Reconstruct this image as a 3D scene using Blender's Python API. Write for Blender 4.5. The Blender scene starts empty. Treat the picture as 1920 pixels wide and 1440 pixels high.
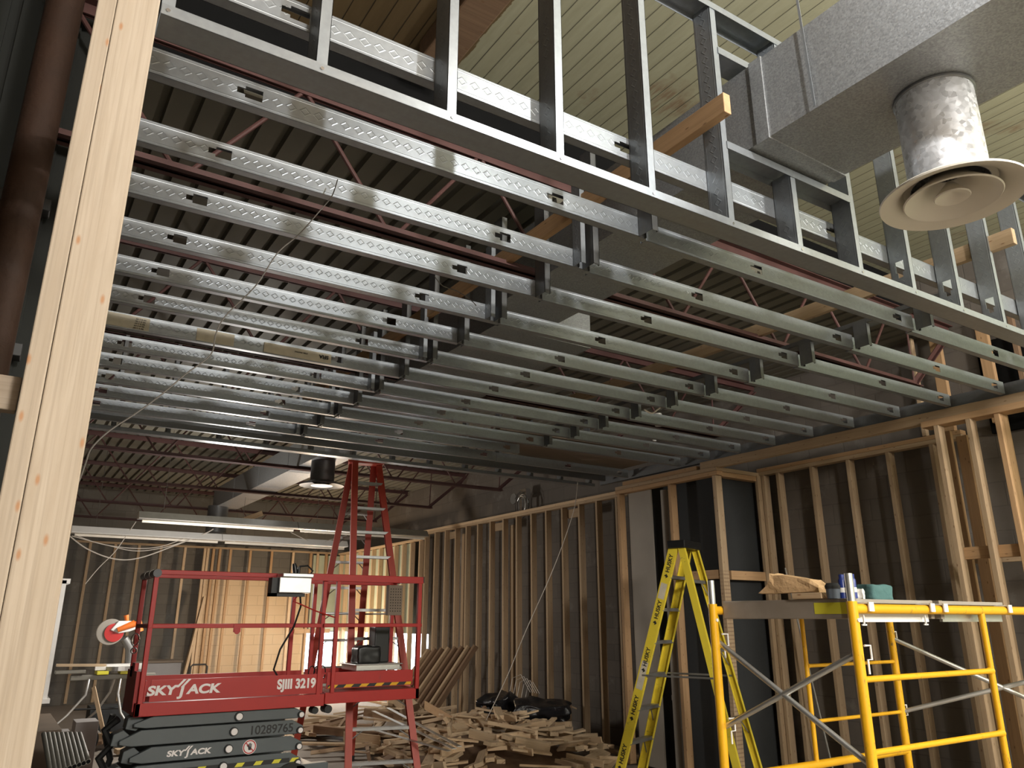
import bpy, bmesh, math, random
from mathutils import Vector, Matrix
random.seed(11)
S = bpy.context.scene
COL = S.collection

# ------------------------------------------------------------------ camera
YAW, PITCH, FPX, EYE = math.radians(33.4), math.radians(17.2), 1430.0, Vector((0, 0, 1.5))
FW = Vector((math.sin(YAW)*math.cos(PITCH), math.cos(YAW)*math.cos(PITCH), math.sin(PITCH)))
RT = Vector((math.cos(YAW), -math.sin(YAW), 0)); UPV = RT.cross(FW)
cam = bpy.data.objects.new('camera', bpy.data.cameras.new('camera')); COL.objects.link(cam)
cam.matrix_world = Matrix(((RT.x, UPV.x, -FW.x, EYE.x), (RT.y, UPV.y, -FW.y, EYE.y), (RT.z, UPV.z, -FW.z, EYE.z), (0, 0, 0, 1)))
cam.data.sensor_width = 36.0; cam.data.lens = 36.0*FPX/1920.0; cam.data.clip_start = .02; cam.data.clip_end = 200
S.camera = cam
def ray(x, y): return RT*((x-960)/FPX) - UPV*((y-720)/FPX) + FW
def onX(x, y, X): d = ray(x, y); return EYE + d*(X/d.x)
def onY(x, y, Y): d = ray(x, y); return EYE + d*(Y/d.y)
def onZ(x, y, Z): d = ray(x, y); return EYE + d*((Z-EYE.z)/d.z)

# ------------------------------------------------------------------ world, lamps, exposure
W = bpy.data.worlds.new('world'); S.world = W; W.use_nodes = True
bg = W.node_tree.nodes['Background']; bg.inputs[0].default_value = (.80, .90, 1.0, 1); bg.inputs[1].default_value = 9.0
def lamp(name, kind, loc, power, color, size=.1, rot=None, sy=None):
    d = bpy.data.lights.new(name, kind); d.energy = power; d.color = color
    if kind == 'AREA':
        d.size = size
        if sy: d.shape = 'RECTANGLE'; d.size_y = sy
    elif kind == 'SPOT': d.shadow_soft_size = size; d.spot_size = 2.6
    else: d.shadow_soft_size = size
    o = bpy.data.objects.new(name, d); COL.objects.link(o); o.location = loc
    if rot: o.rotation_euler = rot
    return o
lamp('work_lamp', 'POINT', (1.9, .28, 3.86), 100, (1, .99, .97), .035)
lamp('front_fill', 'POINT', (1.3, -4.4, 3.6), 950, (1, .96, .90), .35)  # added fill from behind the camera, no lamp known there
lamp('side_fill', 'POINT', (5.0, -2.0, 3.5), 460, (1, .96, .90), .3)  # added off-view fill to brighten the right wall and joists
lamp('back_fill', 'POINT', (5.2, 14.9, 1.4), 100, (1, .76, .52), .15)  # added warm light, unseen, for the glow on the back wall
lamp('back_fill', 'POINT', (2.4, 10.4, 2.0), 120, (1, .95, .88), .25)  # added unseen fill brightening the back room and far deck
S.view_settings.view_transform = 'Standard'; S.view_settings.look = 'None'
S.view_settings.exposure = .35; S.view_settings.gamma = 1.0; S.view_settings.use_curve_mapping = False

# ------------------------------------------------------------------ materials
def newmat(name):
    m = bpy.data.materials.new(name); m.use_nodes = True
    nt = m.node_tree; return m, nt, nt.nodes['Principled BSDF']
def N(nt, t, **kw):
    n = nt.nodes.new(t)
    for k, v in kw.items():
        if k.startswith('i_'): n.inputs[int(k[2:])].default_value = v
        else: setattr(n, k, v)
    return n
def L(nt, a, b): nt.links.new(a, b)
def M_(nt, op, a, b=None, c=None, clamp=False):
    n = N(nt, 'ShaderNodeMath', operation=op); n.use_clamp = clamp
    for i, v in enumerate((a, b, c)):
        if v is None: continue
        if isinstance(v, (int, float)): n.inputs[i].default_value = v
        else: L(nt, v, n.inputs[i])
    return n.outputs[0]
def mixc(nt, fac, a, b, blend='MIX'):
    n = N(nt, 'ShaderNodeMix', data_type='RGBA', blend_type=blend)
    for i, v in ((0, fac), (6, a), (7, b)):
        if isinstance(v, (int, float)): n.inputs[i].default_value = v
        elif isinstance(v, tuple): n.inputs[i].default_value = v if len(v) == 4 else (*v, 1)
        else: L(nt, v, n.inputs[i])
    return n.outputs[2]
def objco(nt, scale, rnd=True, obj=True):
    tc = N(nt, 'ShaderNodeTexCoord'); mp = N(nt, 'ShaderNodeMapping'); L(nt, tc.outputs['Object' if obj else 'Generated'], mp.inputs[0])
    mp.inputs[3].default_value = scale
    if rnd:
        oi = N(nt, 'ShaderNodeObjectInfo'); v = N(nt, 'ShaderNodeVectorMath', operation='SCALE'); v.inputs[0].default_value = (37, 53, 91)
        L(nt, oi.outputs['Random'], v.inputs['Scale']); L(nt, v.outputs[0], mp.inputs[1])
    return mp.outputs[0]
def noise(nt, vec, sc, det=4, rough=.55, dist=0):
    n = N(nt, 'ShaderNodeTexNoise'); L(nt, vec, n.inputs['Vector']); n.inputs['Scale'].default_value = sc
    n.inputs['Detail'].default_value = det; n.inputs['Roughness'].default_value = rough; n.inputs['Distortion'].default_value = dist
    return n.outputs['Fac']
def ramp(nt, fac, stops):
    r = N(nt, 'ShaderNodeValToRGB'); e = r.color_ramp.elements
    while len(e) < len(stops): e.new(.5)
    for el, (p, c) in zip(e, stops): el.position = p; el.color = (*c, 1)
    L(nt, fac, r.inputs[0]); return r.outputs[0]
def bump(nt, h, strength, dist, b):
    n = N(nt, 'ShaderNodeBump'); n.inputs['Strength'].default_value = strength; n.inputs['Distance'].default_value = dist
    L(nt, h, n.inputs['Height']); L(nt, n.outputs[0], b.inputs['Normal'])
def plain(name, col, rough=.5, metal=0.0, var=.12, sc=8, bmp=.0):
    m, nt, b = newmat(name)
    v = objco(nt, (1, 1, 1)); f = noise(nt, v, sc)
    c = mixc(nt, f, tuple(x*(1-var) for x in col), tuple(min(1, x*(1+var)) for x in col))
    L(nt, c, b.inputs['Base Color']); b.inputs['Roughness'].default_value = rough; b.inputs['Metallic'].default_value = metal
    if bmp: bump(nt, noise(nt, v, sc*5), bmp, .01, b)
    return m
def lumber(name, a, b_, dark=(.16, .08, .035), knots=True, rough=.75):
    m, nt, b = newmat(name)
    v = objco(nt, (1.3, 22, 22)); g = noise(nt, v, 1.6, 5, .6, .6)
    v2 = objco(nt, (.6, 5, 5)); g2 = noise(nt, v2, 1.5, 2)
    c = mixc(nt, ramp(nt, g, [(.3, (0, 0, 0)), (.72, (1, 1, 1))]), a, b_)
    g3 = noise(nt, objco(nt, (1.6, 95, 95)), 1.5, 3, .6)
    c = mixc(nt, M_(nt, 'MULTIPLY', ramp(nt, g3, [(.48, (0, 0, 0)), (.66, (1, 1, 1))]), .5), c, tuple(x*.70 for x in b_))
    oi = N(nt, 'ShaderNodeObjectInfo')
    c = mixc(nt, M_(nt, 'MULTIPLY', g2, .45), c, tuple(x*.72 for x in b_))
    c = mixc(nt, M_(nt, 'MULTIPLY', oi.outputs['Random'], .35), c, tuple(x*.62 for x in b_))
    if knots:
        tc = N(nt, 'ShaderNodeTexCoord'); sp = N(nt, 'ShaderNodeSeparateXYZ'); L(nt, tc.outputs['Object'], sp.inputs[0])
        cb = N(nt, 'ShaderNodeCombineXYZ'); L(nt, M_(nt, 'ADD', M_(nt, 'MULTIPLY', sp.outputs[0], 4.2), M_(nt, 'MULTIPLY', oi.outputs['Random'], 40)), cb.inputs[0])
        L(nt, M_(nt, 'MULTIPLY', M_(nt, 'ADD', sp.outputs[1], M_(nt, 'MULTIPLY', sp.outputs[2], 1.3)), 11), cb.inputs[1])
        vo = N(nt, 'ShaderNodeTexVoronoi'); vo.voronoi_dimensions = '2D'; L(nt, cb.outputs[0], vo.inputs['Vector']); vo.inputs['Scale'].default_value = 1.0
        k = ramp(nt, vo.outputs['Distance'], [(0.02, (1, 1, 1)), (.06, (0, 0, 0))])
        c = mixc(nt, M_(nt, 'MULTIPLY', k, .9), c, dark)
    L(nt, c, b.inputs['Base Color']); b.inputs['Roughness'].default_value = rough
    bump(nt, g, .25, .003, b); return m
def galv(name, emboss, base=(.31, .335, .36), rough=.36, metal=.60, dirt=.2):
    m, nt, b = newmat(name)
    v = objco(nt, (1, 6, 6)); f = noise(nt, v, 3, 5, .6); f2 = noise(nt, objco(nt, (1, 1, 1)), 45, 3)
    c = mixc(nt, f2, tuple(x*.82 for x in base), tuple(min(1, x*1.14) for x in base))
    c = mixc(nt, M_(nt, 'MULTIPLY', ramp(nt, f, [(.46, (0, 0, 0)), (.75, (1, 1, 1))]), dirt), c, (.23, .21, .17))
    L(nt, c, b.inputs['Base Color']); b.inputs['Metallic'].default_value = metal
    L(nt, M_(nt, 'ADD', M_(nt, 'MULTIPLY', f, .22), rough-.1), b.inputs['Roughness'])
    h = M_(nt, 'MULTIPLY', f2, .12)
    if emboss:
        tc = N(nt, 'ShaderNodeTexCoord'); sp = N(nt, 'ShaderNodeSeparateXYZ'); L(nt, tc.outputs['Object'], sp.inputs[0])
        u = M_(nt, 'ABSOLUTE', M_(nt, 'SUBTRACT', M_(nt, 'FRACT', M_(nt, 'MULTIPLY', sp.outputs[0], 21)), .5))
        w = M_(nt, 'MULTIPLY', M_(nt, 'ABSOLUTE', sp.outputs[2]), 36)
        d = M_(nt, 'ABSOLUTE', M_(nt, 'SUBTRACT', M_(nt, 'ADD', M_(nt, 'MULTIPLY', u, 1.5), w), .52))
        ring = M_(nt, 'SUBTRACT', 1.0, M_(nt, 'MULTIPLY', d, 6.5), clamp=True)
        gr = M_(nt, 'SUBTRACT', 1.0, M_(nt, 'MULTIPLY', M_(nt, 'ABSOLUTE', M_(nt, 'SUBTRACT', M_(nt, 'ABSOLUTE', sp.outputs[2]), .036)), 420), clamp=True)
        h = M_(nt, 'ADD', h, M_(nt, 'ADD', ring, M_(nt, 'MULTIPLY', gr, .6)))
        bump(nt, h, .2, .006, b)
    else: bump(nt, h, .35, .004, b)
    return m
def spangle(name, base=(.50, .51, .52), sc=55, rough=.42):
    m, nt, b = newmat(name)
    vo = N(nt, 'ShaderNodeTexVoronoi'); L(nt, objco(nt, (1, 1, 1)), vo.inputs['Vector']); vo.inputs['Scale'].default_value = sc
    sp = N(nt, 'ShaderNodeSeparateColor'); L(nt, vo.outputs['Color'], sp.inputs[0])
    c = mixc(nt, sp.outputs[0], tuple(x*.84 for x in base), tuple(min(1, x*1.2) for x in base))
    L(nt, c, b.inputs['Base Color']); b.inputs['Metallic'].default_value = .55
    L(nt, M_(nt, 'ADD', M_(nt, 'MULTIPLY', sp.outputs[1], .25), rough-.12), b.inputs['Roughness'])
    bump(nt, sp.outputs[2], .12, .003, b); return m
def block(name, c1, c2, mort, horiz='X', tan=None):
    m, nt, b = newmat(name)
    tc = N(nt, 'ShaderNodeTexCoord'); g = N(nt, 'ShaderNodeNewGeometry'); sp = N(nt, 'ShaderNodeSeparateXYZ'); L(nt, g.outputs['Position'], sp.inputs[0])
    cb = N(nt, 'ShaderNodeCombineXYZ'); L(nt, sp.outputs[0 if horiz == 'X' else 1], cb.inputs[0]); L(nt, sp.outputs[2], cb.inputs[1])
    br = N(nt, 'ShaderNodeTexBrick'); L(nt, cb.outputs[0], br.inputs['Vector']); br.inputs['Scale'].default_value = 1
    br.inputs['Brick Width'].default_value = .4; br.inputs['Row Height'].default_value = .2; br.inputs['Mortar Size'].default_value = .006; br.inputs['Mortar Smooth'].default_value = .3
    br.inputs['Color1'].default_value = (*c1, 1); br.inputs['Color2'].default_value = (*c2, 1); br.inputs['Mortar'].default_value = (*mort, 1)
    f = noise(nt, g.outputs['Position'], 2.2, 6, .65); f2 = noise(nt, g.outputs['Position'], 60, 3)
    c = mixc(nt, f, tuple(x*.6 for x in c1), br.outputs['Color'], 'MIX')
    c = mixc(nt, M_(nt, 'MULTIPLY', ramp(nt, f, [(.58, (0, 0, 0)), (.75, (1, 1, 1))]), .30), c, (.42, .40, .38))
    if tan:
        x0, x1, z1, col = tan
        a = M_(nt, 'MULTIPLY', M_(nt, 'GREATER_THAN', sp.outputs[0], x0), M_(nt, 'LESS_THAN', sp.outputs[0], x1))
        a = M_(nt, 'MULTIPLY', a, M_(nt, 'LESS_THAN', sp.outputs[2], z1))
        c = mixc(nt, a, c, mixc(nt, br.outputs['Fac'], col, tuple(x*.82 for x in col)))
    L(nt, c, b.inputs['Base Color']); b.inputs['Roughness'].default_value = .9
    bump(nt, M_(nt, 'ADD', M_(nt, 'MULTIPLY', br.outputs['Fac'], -1.0), M_(nt, 'MULTIPLY', f2, .3)), .5, .008, b); return m

MAT = {}
MAT['galv'] = galv('galvanised_embossed', True)
MAT['galvp'] = galv('galvanised_plain', False, (.30, .322, .343), .34, .62, .3)
MAT['galvd'] = galv('galvanised_dull', False, (.17, .176, .182), .40, .6, .4)
MAT['duct'] = spangle('duct_sheet', (.31, .32, .328), 170)
MAT['collar'] = spangle('collar_sheet', (.58, .59, .61), 60, .36)
MAT['pale'] = lumber('pale_lumber', (.80, .62, .42), (.67, .47, .28), (.30, .13, .05))
MAT['pine'] = lumber('post_lumber', (.48, .40, .315), (.375, .298, .218), (.33, .16, .07))
MAT['wood'] = lumber('stud_lumber', (.56, .42, .27), (.42, .29, .17))
MAT['orange'] = lumber('orange_lumber', (.60, .38, .20), (.46, .28, .14))
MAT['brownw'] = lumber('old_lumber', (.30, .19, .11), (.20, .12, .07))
MAT['scrap'] = lumber('scrap_lumber', (.70, .54, .36), (.55, .40, .25))
MAT['yellow'] = plain('yellow_paint', (.76, .40, .010), .38, 0, .1, 6)
def wear(key, col, amt):
    m = MAT[key]; nt = m.node_tree; b = nt.nodes['Principled BSDF']; v = objco(nt, (1, 1, .35))
    f = ramp(nt, noise(nt, v, 55, 5, .7), [(.60, (0, 0, 0)), (.66, (1, 1, 1))]); g_ = ramp(nt, noise(nt, v, 6, 2), [(.45, (0, 0, 0)), (.6, (1, 1, 1))])
    old = b.inputs['Base Color'].links[0].from_socket; L(nt, mixc(nt, M_(nt, 'MULTIPLY', M_(nt, 'MULTIPLY', f, g_), amt), old, col), b.inputs['Base Color'])
wear('yellow', (.10, .07, .04), .8)
MAT['ladyel'] = plain('yellow_fibreglass', (.76, .60, .05), .45, 0, .12, 5)
MAT['red'] = plain('red_paint', (.42, .018, .013), .5, 0, .12, 4)
MAT['ladred'] = plain('orange_red_fibreglass', (.42, .045, .02), .5, 0, .12, 5)
MAT['truss'] = plain('red_oxide_primer', (.080, .032, .028), .65, 0, .3, 6)
MAT['grey'] = plain('grey_machine_paint', (.10, .115, .12), .45, 0, .15, 5)
MAT['dgrey'] = plain('dark_machine_metal', (.025, .025, .025), .5, .3, .3, 8)
MAT['black'] = plain('black_plastic', (.012, .012, .012), .4)
MAT['blackbag'] = plain('black_bin_liner', (.012, .012, .014), .22, 0, .2, 9, .6)
MAT['alum'] = plain('aluminium', (.62, .62, .60), .38, .85, .15, 12)
MAT['alumd'] = plain('dull_aluminium', (.33, .33, .32), .45, .7, .2, 12)
MAT['white'] = plain('white_paint', (.78, .77, .74), .45)
MAT['cream'] = plain('cream_lamp_tube', (.80, .74, .64), .35)
MAT['beige'] = plain('beige_enamel', (.60, .56, .49), .42, 0, .05)
MAT['dark'] = plain('shade_black', (.01, .01, .01), .7)  # black paint for the shade in gaps, hollows and holes
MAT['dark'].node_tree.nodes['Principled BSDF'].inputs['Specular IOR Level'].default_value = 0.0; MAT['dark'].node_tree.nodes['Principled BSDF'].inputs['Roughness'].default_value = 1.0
MAT['rust'] = plain('rusty_brown_pipe', (.034, .014, .006), .75, .2, .5, 7, .4)
MAT['siding'] = plain('dark_siding', (.004, .005, .003), .8, 0, .3, 4)
MAT['decal'] = plain('white_decal', (.85, .80, .78), .5, 0, .03)
MAT['decaly'] = plain('yellow_decal', (.72, .66, .05), .5, 0, .05)
MAT['decalk'] = plain('dark_decal', (.02, .02, .02), .6, 0, .05)
MAT['paper'] = plain('paper_label', (.55, .50, .40), .7, 0, .25, 20)
MAT['kraft'] = plain('kraft_paper', (.55, .36, .19), .85, 0, .12, 12, .5)
MAT['board'] = plain('brown_board', (.20, .155, .115), .85, 0, .2, 3)
MAT['felt'] = plain('dark_grey_sheet', (.025, .027, .028), .8, 0, .25, 3, .3)
MAT['insul'] = plain('grey_board', (.33, .30, .26), .8, 0, .15, 3)
MAT['teal'] = plain('teal_cloth', (.07, .16, .16), .85, 0, .15, 14, .3)
MAT['slate'] = plain('slate_bucket', (.13, .16, .20), .5)
MAT['blue'] = plain('blue_can', (.02, .04, .22), .35)
MAT['redplastic'] = plain('red_plastic', (.5, .02, .02), .4)
MAT['orangeplastic'] = plain('orange_plastic', (.75, .18, .03), .4)
MAT['carton'] = plain('grey_carton', (.33, .31, .30), .8)
MAT['conduit'] = plain('grey_tube', (.22, .21, .18), .5, .3)
MAT['cable'] = plain('pale_cable', (.55, .50, .44), .6)
MAT['darkcable'] = plain('dark_cable', (.07, .06, .05), .6)
m = lumber('punched_lumber', (.56, .42, .27), (.42, .29, .17)); nt = m.node_tree; b = nt.nodes['Principled BSDF']; tc = N(nt, 'ShaderNodeTexCoord'); sp = N(nt, 'ShaderNodeSeparateXYZ'); L(nt, tc.outputs['Object'], sp.inputs[0])
hole = M_(nt, 'MULTIPLY', M_(nt, 'LESS_THAN', M_(nt, 'FRACT', M_(nt, 'DIVIDE', sp.outputs[0], .036)), .35), M_(nt, 'LESS_THAN', M_(nt, 'FRACT', M_(nt, 'DIVIDE', sp.outputs[1], .0125)), .45))
hole = M_(nt, 'MULTIPLY', hole, M_(nt, 'LESS_THAN', sp.outputs[0], 1.95))
old = b.inputs['Base Color'].links[0].from_socket; L(nt, mixc(nt, M_(nt, 'MULTIPLY', hole, .4), old, (.12, .06, .04)), b.inputs['Base Color']); MAT['punched'] = m
MAT['oldplank'] = plain('weathered_plank', (.30, .255, .21), .55, 0, .25, 9)
MAT['green'] = plain('pale_green_sheathing', (.50, .55, .42), .8)
MAT['steel'] = plain('chrome', (.7, .7, .72), .22, 1.0)
# floor
m, nt, b = newmat('dusty_concrete'); g = N(nt, 'ShaderNodeNewGeometry')
f = noise(nt, g.outputs['Position'], 1.3, 7, .65); f2 = noise(nt, g.outputs['Position'], 25, 4)
L(nt, mixc(nt, f2, mixc(nt, f, (.20, .17, .14), (.34, .31, .28)), (.26, .22, .18)), b.inputs['Base Color']); b.inputs['Roughness'].default_value = .8
bump(nt, f2, .4, .01, b); MAT['floor'] = m
# wooden roof boards
m, nt, b = newmat('painted_roof_boards'); g = N(nt, 'ShaderNodeNewGeometry'); sp = N(nt, 'ShaderNodeSeparateXYZ'); L(nt, g.outputs['Position'], sp.inputs[0])
u = M_(nt, 'DIVIDE', sp.outputs[0], .098); fr = M_(nt, 'FRACT', u); idx = M_(nt, 'FLOOR', u)
wn = N(nt, 'ShaderNodeTexWhiteNoise', noise_dimensions='1D'); L(nt, idx, wn.inputs['W'])
gap = M_(nt, 'SUBTRACT', 1.0, M_(nt, 'MULTIPLY', M_(nt, 'MINIMUM', fr, M_(nt, 'SUBTRACT', 1.0, fr)), 24), clamp=True)
mp = N(nt, 'ShaderNodeMapping'); L(nt, g.outputs['Position'], mp.inputs[0]); mp.inputs[3].default_value = (9, 1.2, 1)
gr = noise(nt, mp.outputs[0], 3, 6, .65); big = noise(nt, g.outputs['Position'], 1.5, 5, .6)
c = mixc(nt, gr, (.25, .243, .155), (.42, .405, .285)); c = mixc(nt, M_(nt, 'MULTIPLY', wn.outputs[0], .3), c, (.33, .31, .2))
st = M_(nt, 'MULTIPLY', ramp(nt, big, [(.60, (0, 0, 0)), (.68, (1, 1, 1))]), ramp(nt, gr, [(.42, (0, 0, 0)), (.55, (1, 1, 1))]))
c = mixc(nt, M_(nt, 'MULTIPLY', st, .65), c, (.17, .08, .035))
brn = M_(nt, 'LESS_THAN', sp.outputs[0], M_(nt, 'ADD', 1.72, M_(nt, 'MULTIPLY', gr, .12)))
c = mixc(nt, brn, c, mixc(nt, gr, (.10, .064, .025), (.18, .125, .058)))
c = mixc(nt, M_(nt, 'MULTIPLY', gap, .85), c, (.03, .022, .012))
L(nt, c, b.inputs['Base Color']); b.inputs['Roughness'].default_value = .7
bump(nt, M_(nt, 'ADD', M_(nt, 'MULTIPLY', gap, -1.0), M_(nt, 'MULTIPLY', gr, .25)), .6, .01, b); MAT['boards'] = m
MAT['deck'] = plain('painted_steel_deck', (.175, .165, .13), .65, .1, .2, 3)
MAT['wallR'] = block('dark_block_wall', (.18, .155, .13), (.14, .122, .105), (.12, .105, .09), 'Y')
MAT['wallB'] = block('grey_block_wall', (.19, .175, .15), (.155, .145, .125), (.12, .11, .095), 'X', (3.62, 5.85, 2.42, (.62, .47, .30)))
MAT['plaster'] = plain('pale_green_plaster', (.36, .40, .29), .9, 0, .2, 7, .6)

# ------------------------------------------------------------------ builders
WM = {}
class MB:
    def __init__(s): s.v = []; s.f = []
    def add(s, vs, fs, M=None):
        o = len(s.v)
        s.v += [tuple(M @ Vector(p)) if M else tuple(p) for p in vs]; s.f += [tuple(o+i for i in f) for f in fs]; return s
    def box(s, a, b, M=None):
        x0, y0, z0 = (min(a[i], b[i]) for i in range(3)); x1, y1, z1 = (max(a[i], b[i]) for i in range(3))
        return s.add([(x0, y0, z0), (x1, y0, z0), (x1, y1, z0), (x0, y1, z0), (x0, y0, z1), (x1, y0, z1), (x1, y1, z1), (x0, y1, z1)],
                     [(0, 3, 2, 1), (4, 5, 6, 7), (0, 1, 5, 4), (1, 2, 6, 5), (2, 3, 7, 6), (3, 0, 4, 7)], M)
    def prism(s, poly, h0, h1, M=None):      # poly in XY, extruded in Z
        n = len(poly); vs = [(x, y, h0) for x, y in poly]+[(x, y, h1) for x, y in poly]
        return s.add(vs, [tuple(range(n-1, -1, -1)), tuple(range(n, 2*n))]+[(i, (i+1) % n, n+(i+1) % n, n+i) for i in range(n)], M)
    def tube(s, pts, r, n=10, cap=True):
        pts = [Vector(p) for p in pts]; rr = r if isinstance(r, (list, tuple)) else [r]*len(pts)
        t0 = (pts[1]-pts[0]).normalized(); ref = Vector((0, 0, 1)) if abs(t0.z) < .9 else Vector((1, 0, 0)); rings = []
        for i, p in enumerate(pts):
            t = (pts[min(i+1, len(pts)-1)]-pts[max(i-1, 0)]).normalized()
            a = t.cross(ref)
            if a.length < 1e-4: a = t.cross(Vector((0, 1, 0)))
            a.normalize(); bb = a.cross(t); ref = -bb if False else bb
            rings.append([p+(a*math.cos(2*math.pi*k/n)+bb*math.sin(2*math.pi*k/n))*rr[i] for k in range(n)])
        o = len(s.v)
        for g in rings: s.v += [tuple(q) for q in g]
        for i in range(len(rings)-1):
            for k in range(n): s.f.append((o+i*n+k, o+i*n+(k+1) % n, o+(i+1)*n+(k+1) % n, o+(i+1)*n+k))
        if cap: s.f.append(tuple(o+k for k in range(n-1, -1, -1))); s.f.append(tuple(o+(len(rings)-1)*n+k for k in range(n)))
        return s
    def lathe(s, prof, c, n=40, M=None):     # prof: (r, z)
        o = len(s.v); vs = []
        for r, z in prof:
            for k in range(n): vs.append((c[0]+r*math.cos(2*math.pi*k/n), c[1]+r*math.sin(2*math.pi*k/n), c[2]+z))
        fs = []
        for i in range(len(prof)-1):
            for k in range(n): fs.append((i*n+k, i*n+(k+1) % n, (i+1)*n+(k+1) % n, (i+1)*n+k))
        return s.add(vs, fs, M)
def recalc(me):
    bm = bmesh.new(); bm.from_mesh(me); bmesh.ops.recalc_face_normals(bm, faces=bm.faces); bm.to_mesh(me); bm.free()
def place(o, M, parent=None):
    WM[o.name] = M
    if parent: o.parent = parent; o.matrix_basis = WM[parent.name].inverted() @ M
    else: o.matrix_basis = M
def tag(o, label=None, cat=None, group=None, kind=None):
    if label: o['label'] = label
    if cat: o['category'] = cat
    if group: o['group'] = group
    if kind: o['kind'] = kind
    return o
def obj(name, mb, mat, parent=None, M=None, bevel=0, smooth=False):
    """mesh from builder.  M given: vertices are local to M.  Otherwise vertices are world and the origin goes to the base centre."""
    me = bpy.data.meshes.new(name)
    if M is None:
        xs = [v[0] for v in mb.v]; ys = [v[1] for v in mb.v]; zs = [v[2] for v in mb.v]
        c = Vector(((min(xs)+max(xs))/2, (min(ys)+max(ys))/2, min(zs)))
        M = Matrix.Translation(c); vs = [tuple(Vector(v)-c) for v in mb.v]
    else: vs = mb.v
    me.from_pydata(vs, [], mb.f); recalc(me); me.materials.append(MAT[mat] if isinstance(mat, str) else mat)
    if smooth:
        for p in me.polygons: p.use_smooth = True
        try: me.set_sharp_from_angle(angle=math.radians(40))
        except Exception: pass
    o = bpy.data.objects.new(name, me); COL.objects.link(o); place(o, M, parent)
    if bevel:
        md = o.modifiers.new('edge', 'BEVEL'); md.width = bevel; md.segments = 2; md.limit_method = 'ANGLE'
    return o
def thing(name, label, cat, loc, rotz=0, group=None, M=None):
    o = bpy.data.objects.new(name, None); COL.objects.link(o); o.empty_display_size = .1
    place(o, M or (Matrix.Translation(Vector(loc)) @ Matrix.Rotation(rotz, 4, 'Z'))); return tag(o, label, cat, group)
def frame(p0, xdir, zdir):
    x = Vector(xdir).normalized(); z = Vector(zdir); z = (z-x*z.dot(x)).normalized(); y = z.cross(x)
    return Matrix(((x.x, y.x, z.x, p0[0]), (x.y, y.y, z.y, p0[1]), (x.z, y.z, z.z, p0[2]), (0, 0, 0, 1)))
def member(name, p0, p1, w, h, mat, up=(0, 0, 1), parent=None, bevel=.003):
    """solid bar from p0 to p1; h along 'up', w across; local X along the bar"""
    p0 = Vector(p0); p1 = Vector(p1); F = frame(p0, p1-p0, up)
    return obj(name, MB().box((0, -w/2, -h/2), ((p1-p0).length, w/2, h/2)), mat, parent, F, bevel)
def cstud(name, p0, p1, zdir, mat='galv', parent=None, web=.092, fl=.038, lip=True, knocks=(), t=.0016, label=None):
    p0 = Vector(p0); p1 = Vector(p1); Ln = (p1-p0).length; F = frame(p0, p1-p0, zdir); H = web/2; mb = MB()
    kh, kt, a, tb = .021, .011, .056, .026
    cuts = [k for k in knocks if .1 < k < Ln-.1]; x = 0
    for k in cuts:
        mb.box((x, 0, -H), (k-a/2-tb, t, H))
        for s in (1, -1):
            mb.box((k-a/2-tb, 0, s*kt), (k-a/2, t, s*H)); mb.box((k-a/2, 0, s*kh), (k+a/2, t, s*H))
        x = k+a/2
    mb.box((x, 0, -H), (Ln, t, H))
    for s in (1, -1):
        mb.box((0, 0, s*H), (Ln, fl, s*(H-t)))
        if lip: mb.box((0, fl-t, s*H), (Ln, fl, s*(H-.012)))
    return obj(name, mb, mat, parent, F)
def text(body, size, M, mat, parent, name='lettering', ex=.0012, off=0.0, shear=0.0, sx=1.0):
    cu = bpy.data.curves.new('t', 'FONT'); cu.body = body; cu.size = size; cu.extrude = ex; cu.offset = off; cu.shear = shear
    to = bpy.data.objects.new('t', cu); COL.objects.link(to); bpy.context.view_layer.update()
    me = bpy.data.meshes.new_from_object(to.evaluated_get(bpy.context.evaluated_depsgraph_get()))
    bpy.data.objects.remove(to); me.name = name
    for v in me.vertices: v.co.x *= sx
    me.materials.clear(); me.materials.append(MAT[mat]); o = bpy.data.objects.new(name, me); COL.objects.link(o); place(o, M, parent); return o
ORD = ['first', 'second', 'third', 'fourth', 'fifth', 'sixth', 'seventh', 'eighth', 'ninth', 'tenth', 'eleventh', 'twelfth', 'thirteenth', 'fourteenth', 'fifteenth', 'sixteenth', 'seventeenth', 'eighteenth', 'nineteenth', 'twentieth', 'twenty-first', 'twenty-second', 'twenty-third', 'twenty-fourth', 'twenty-fifth', 'twenty-sixth']
def struct(name, mb, mat, **k): return tag(obj(name, mb, mat, **k), kind='structure')

# ================================================================== SETTING
struct('floor', MB().box((-4, -5, -.12), (8.2, 18.4, 0)), 'floor')
wr = MB().box((6.86, 2.3, 0), (7.1, 13.2, 4.7)); wr.box((6.86, 13.2, 0), (7.1, 17.4, .42)); wr.box((6.86, 13.2, 1.25), (7.1, 17.4, 4.7)); struct('wall_right', wr, 'wallR')
struct('wall_right_front', MB().box((6.84, -5, 0), (7.08, 2.3, 4.7)), 'plaster')
wb = MB().box((-4, 17.2, 0), (5.9, 17.45, 4.7)); wb.box((5.9, 17.2, 0), (7.1, 17.45, .42)); wb.box((5.9, 17.2, 1.25), (7.1, 17.45, 4.7)); struct('wall_back', wb, 'wallB')
struct('wall_left', MB().box((-4.2, -5, 0), (-4, 18, 4.7)), 'siding')
struct('wall_front', MB().box((-4, -5.2, 0), (7.1, -5, 4.7)), 'insul')
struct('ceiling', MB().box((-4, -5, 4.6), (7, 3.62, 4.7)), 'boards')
dk = MB(); x = -4.0; zb, zt = 4.02, 4.062; prof = []
while x < 7.0:
    prof += [(x, zb), (x+.105, zb), (x+.112, zt), (x+.143, zt)]; x += .15
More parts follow.
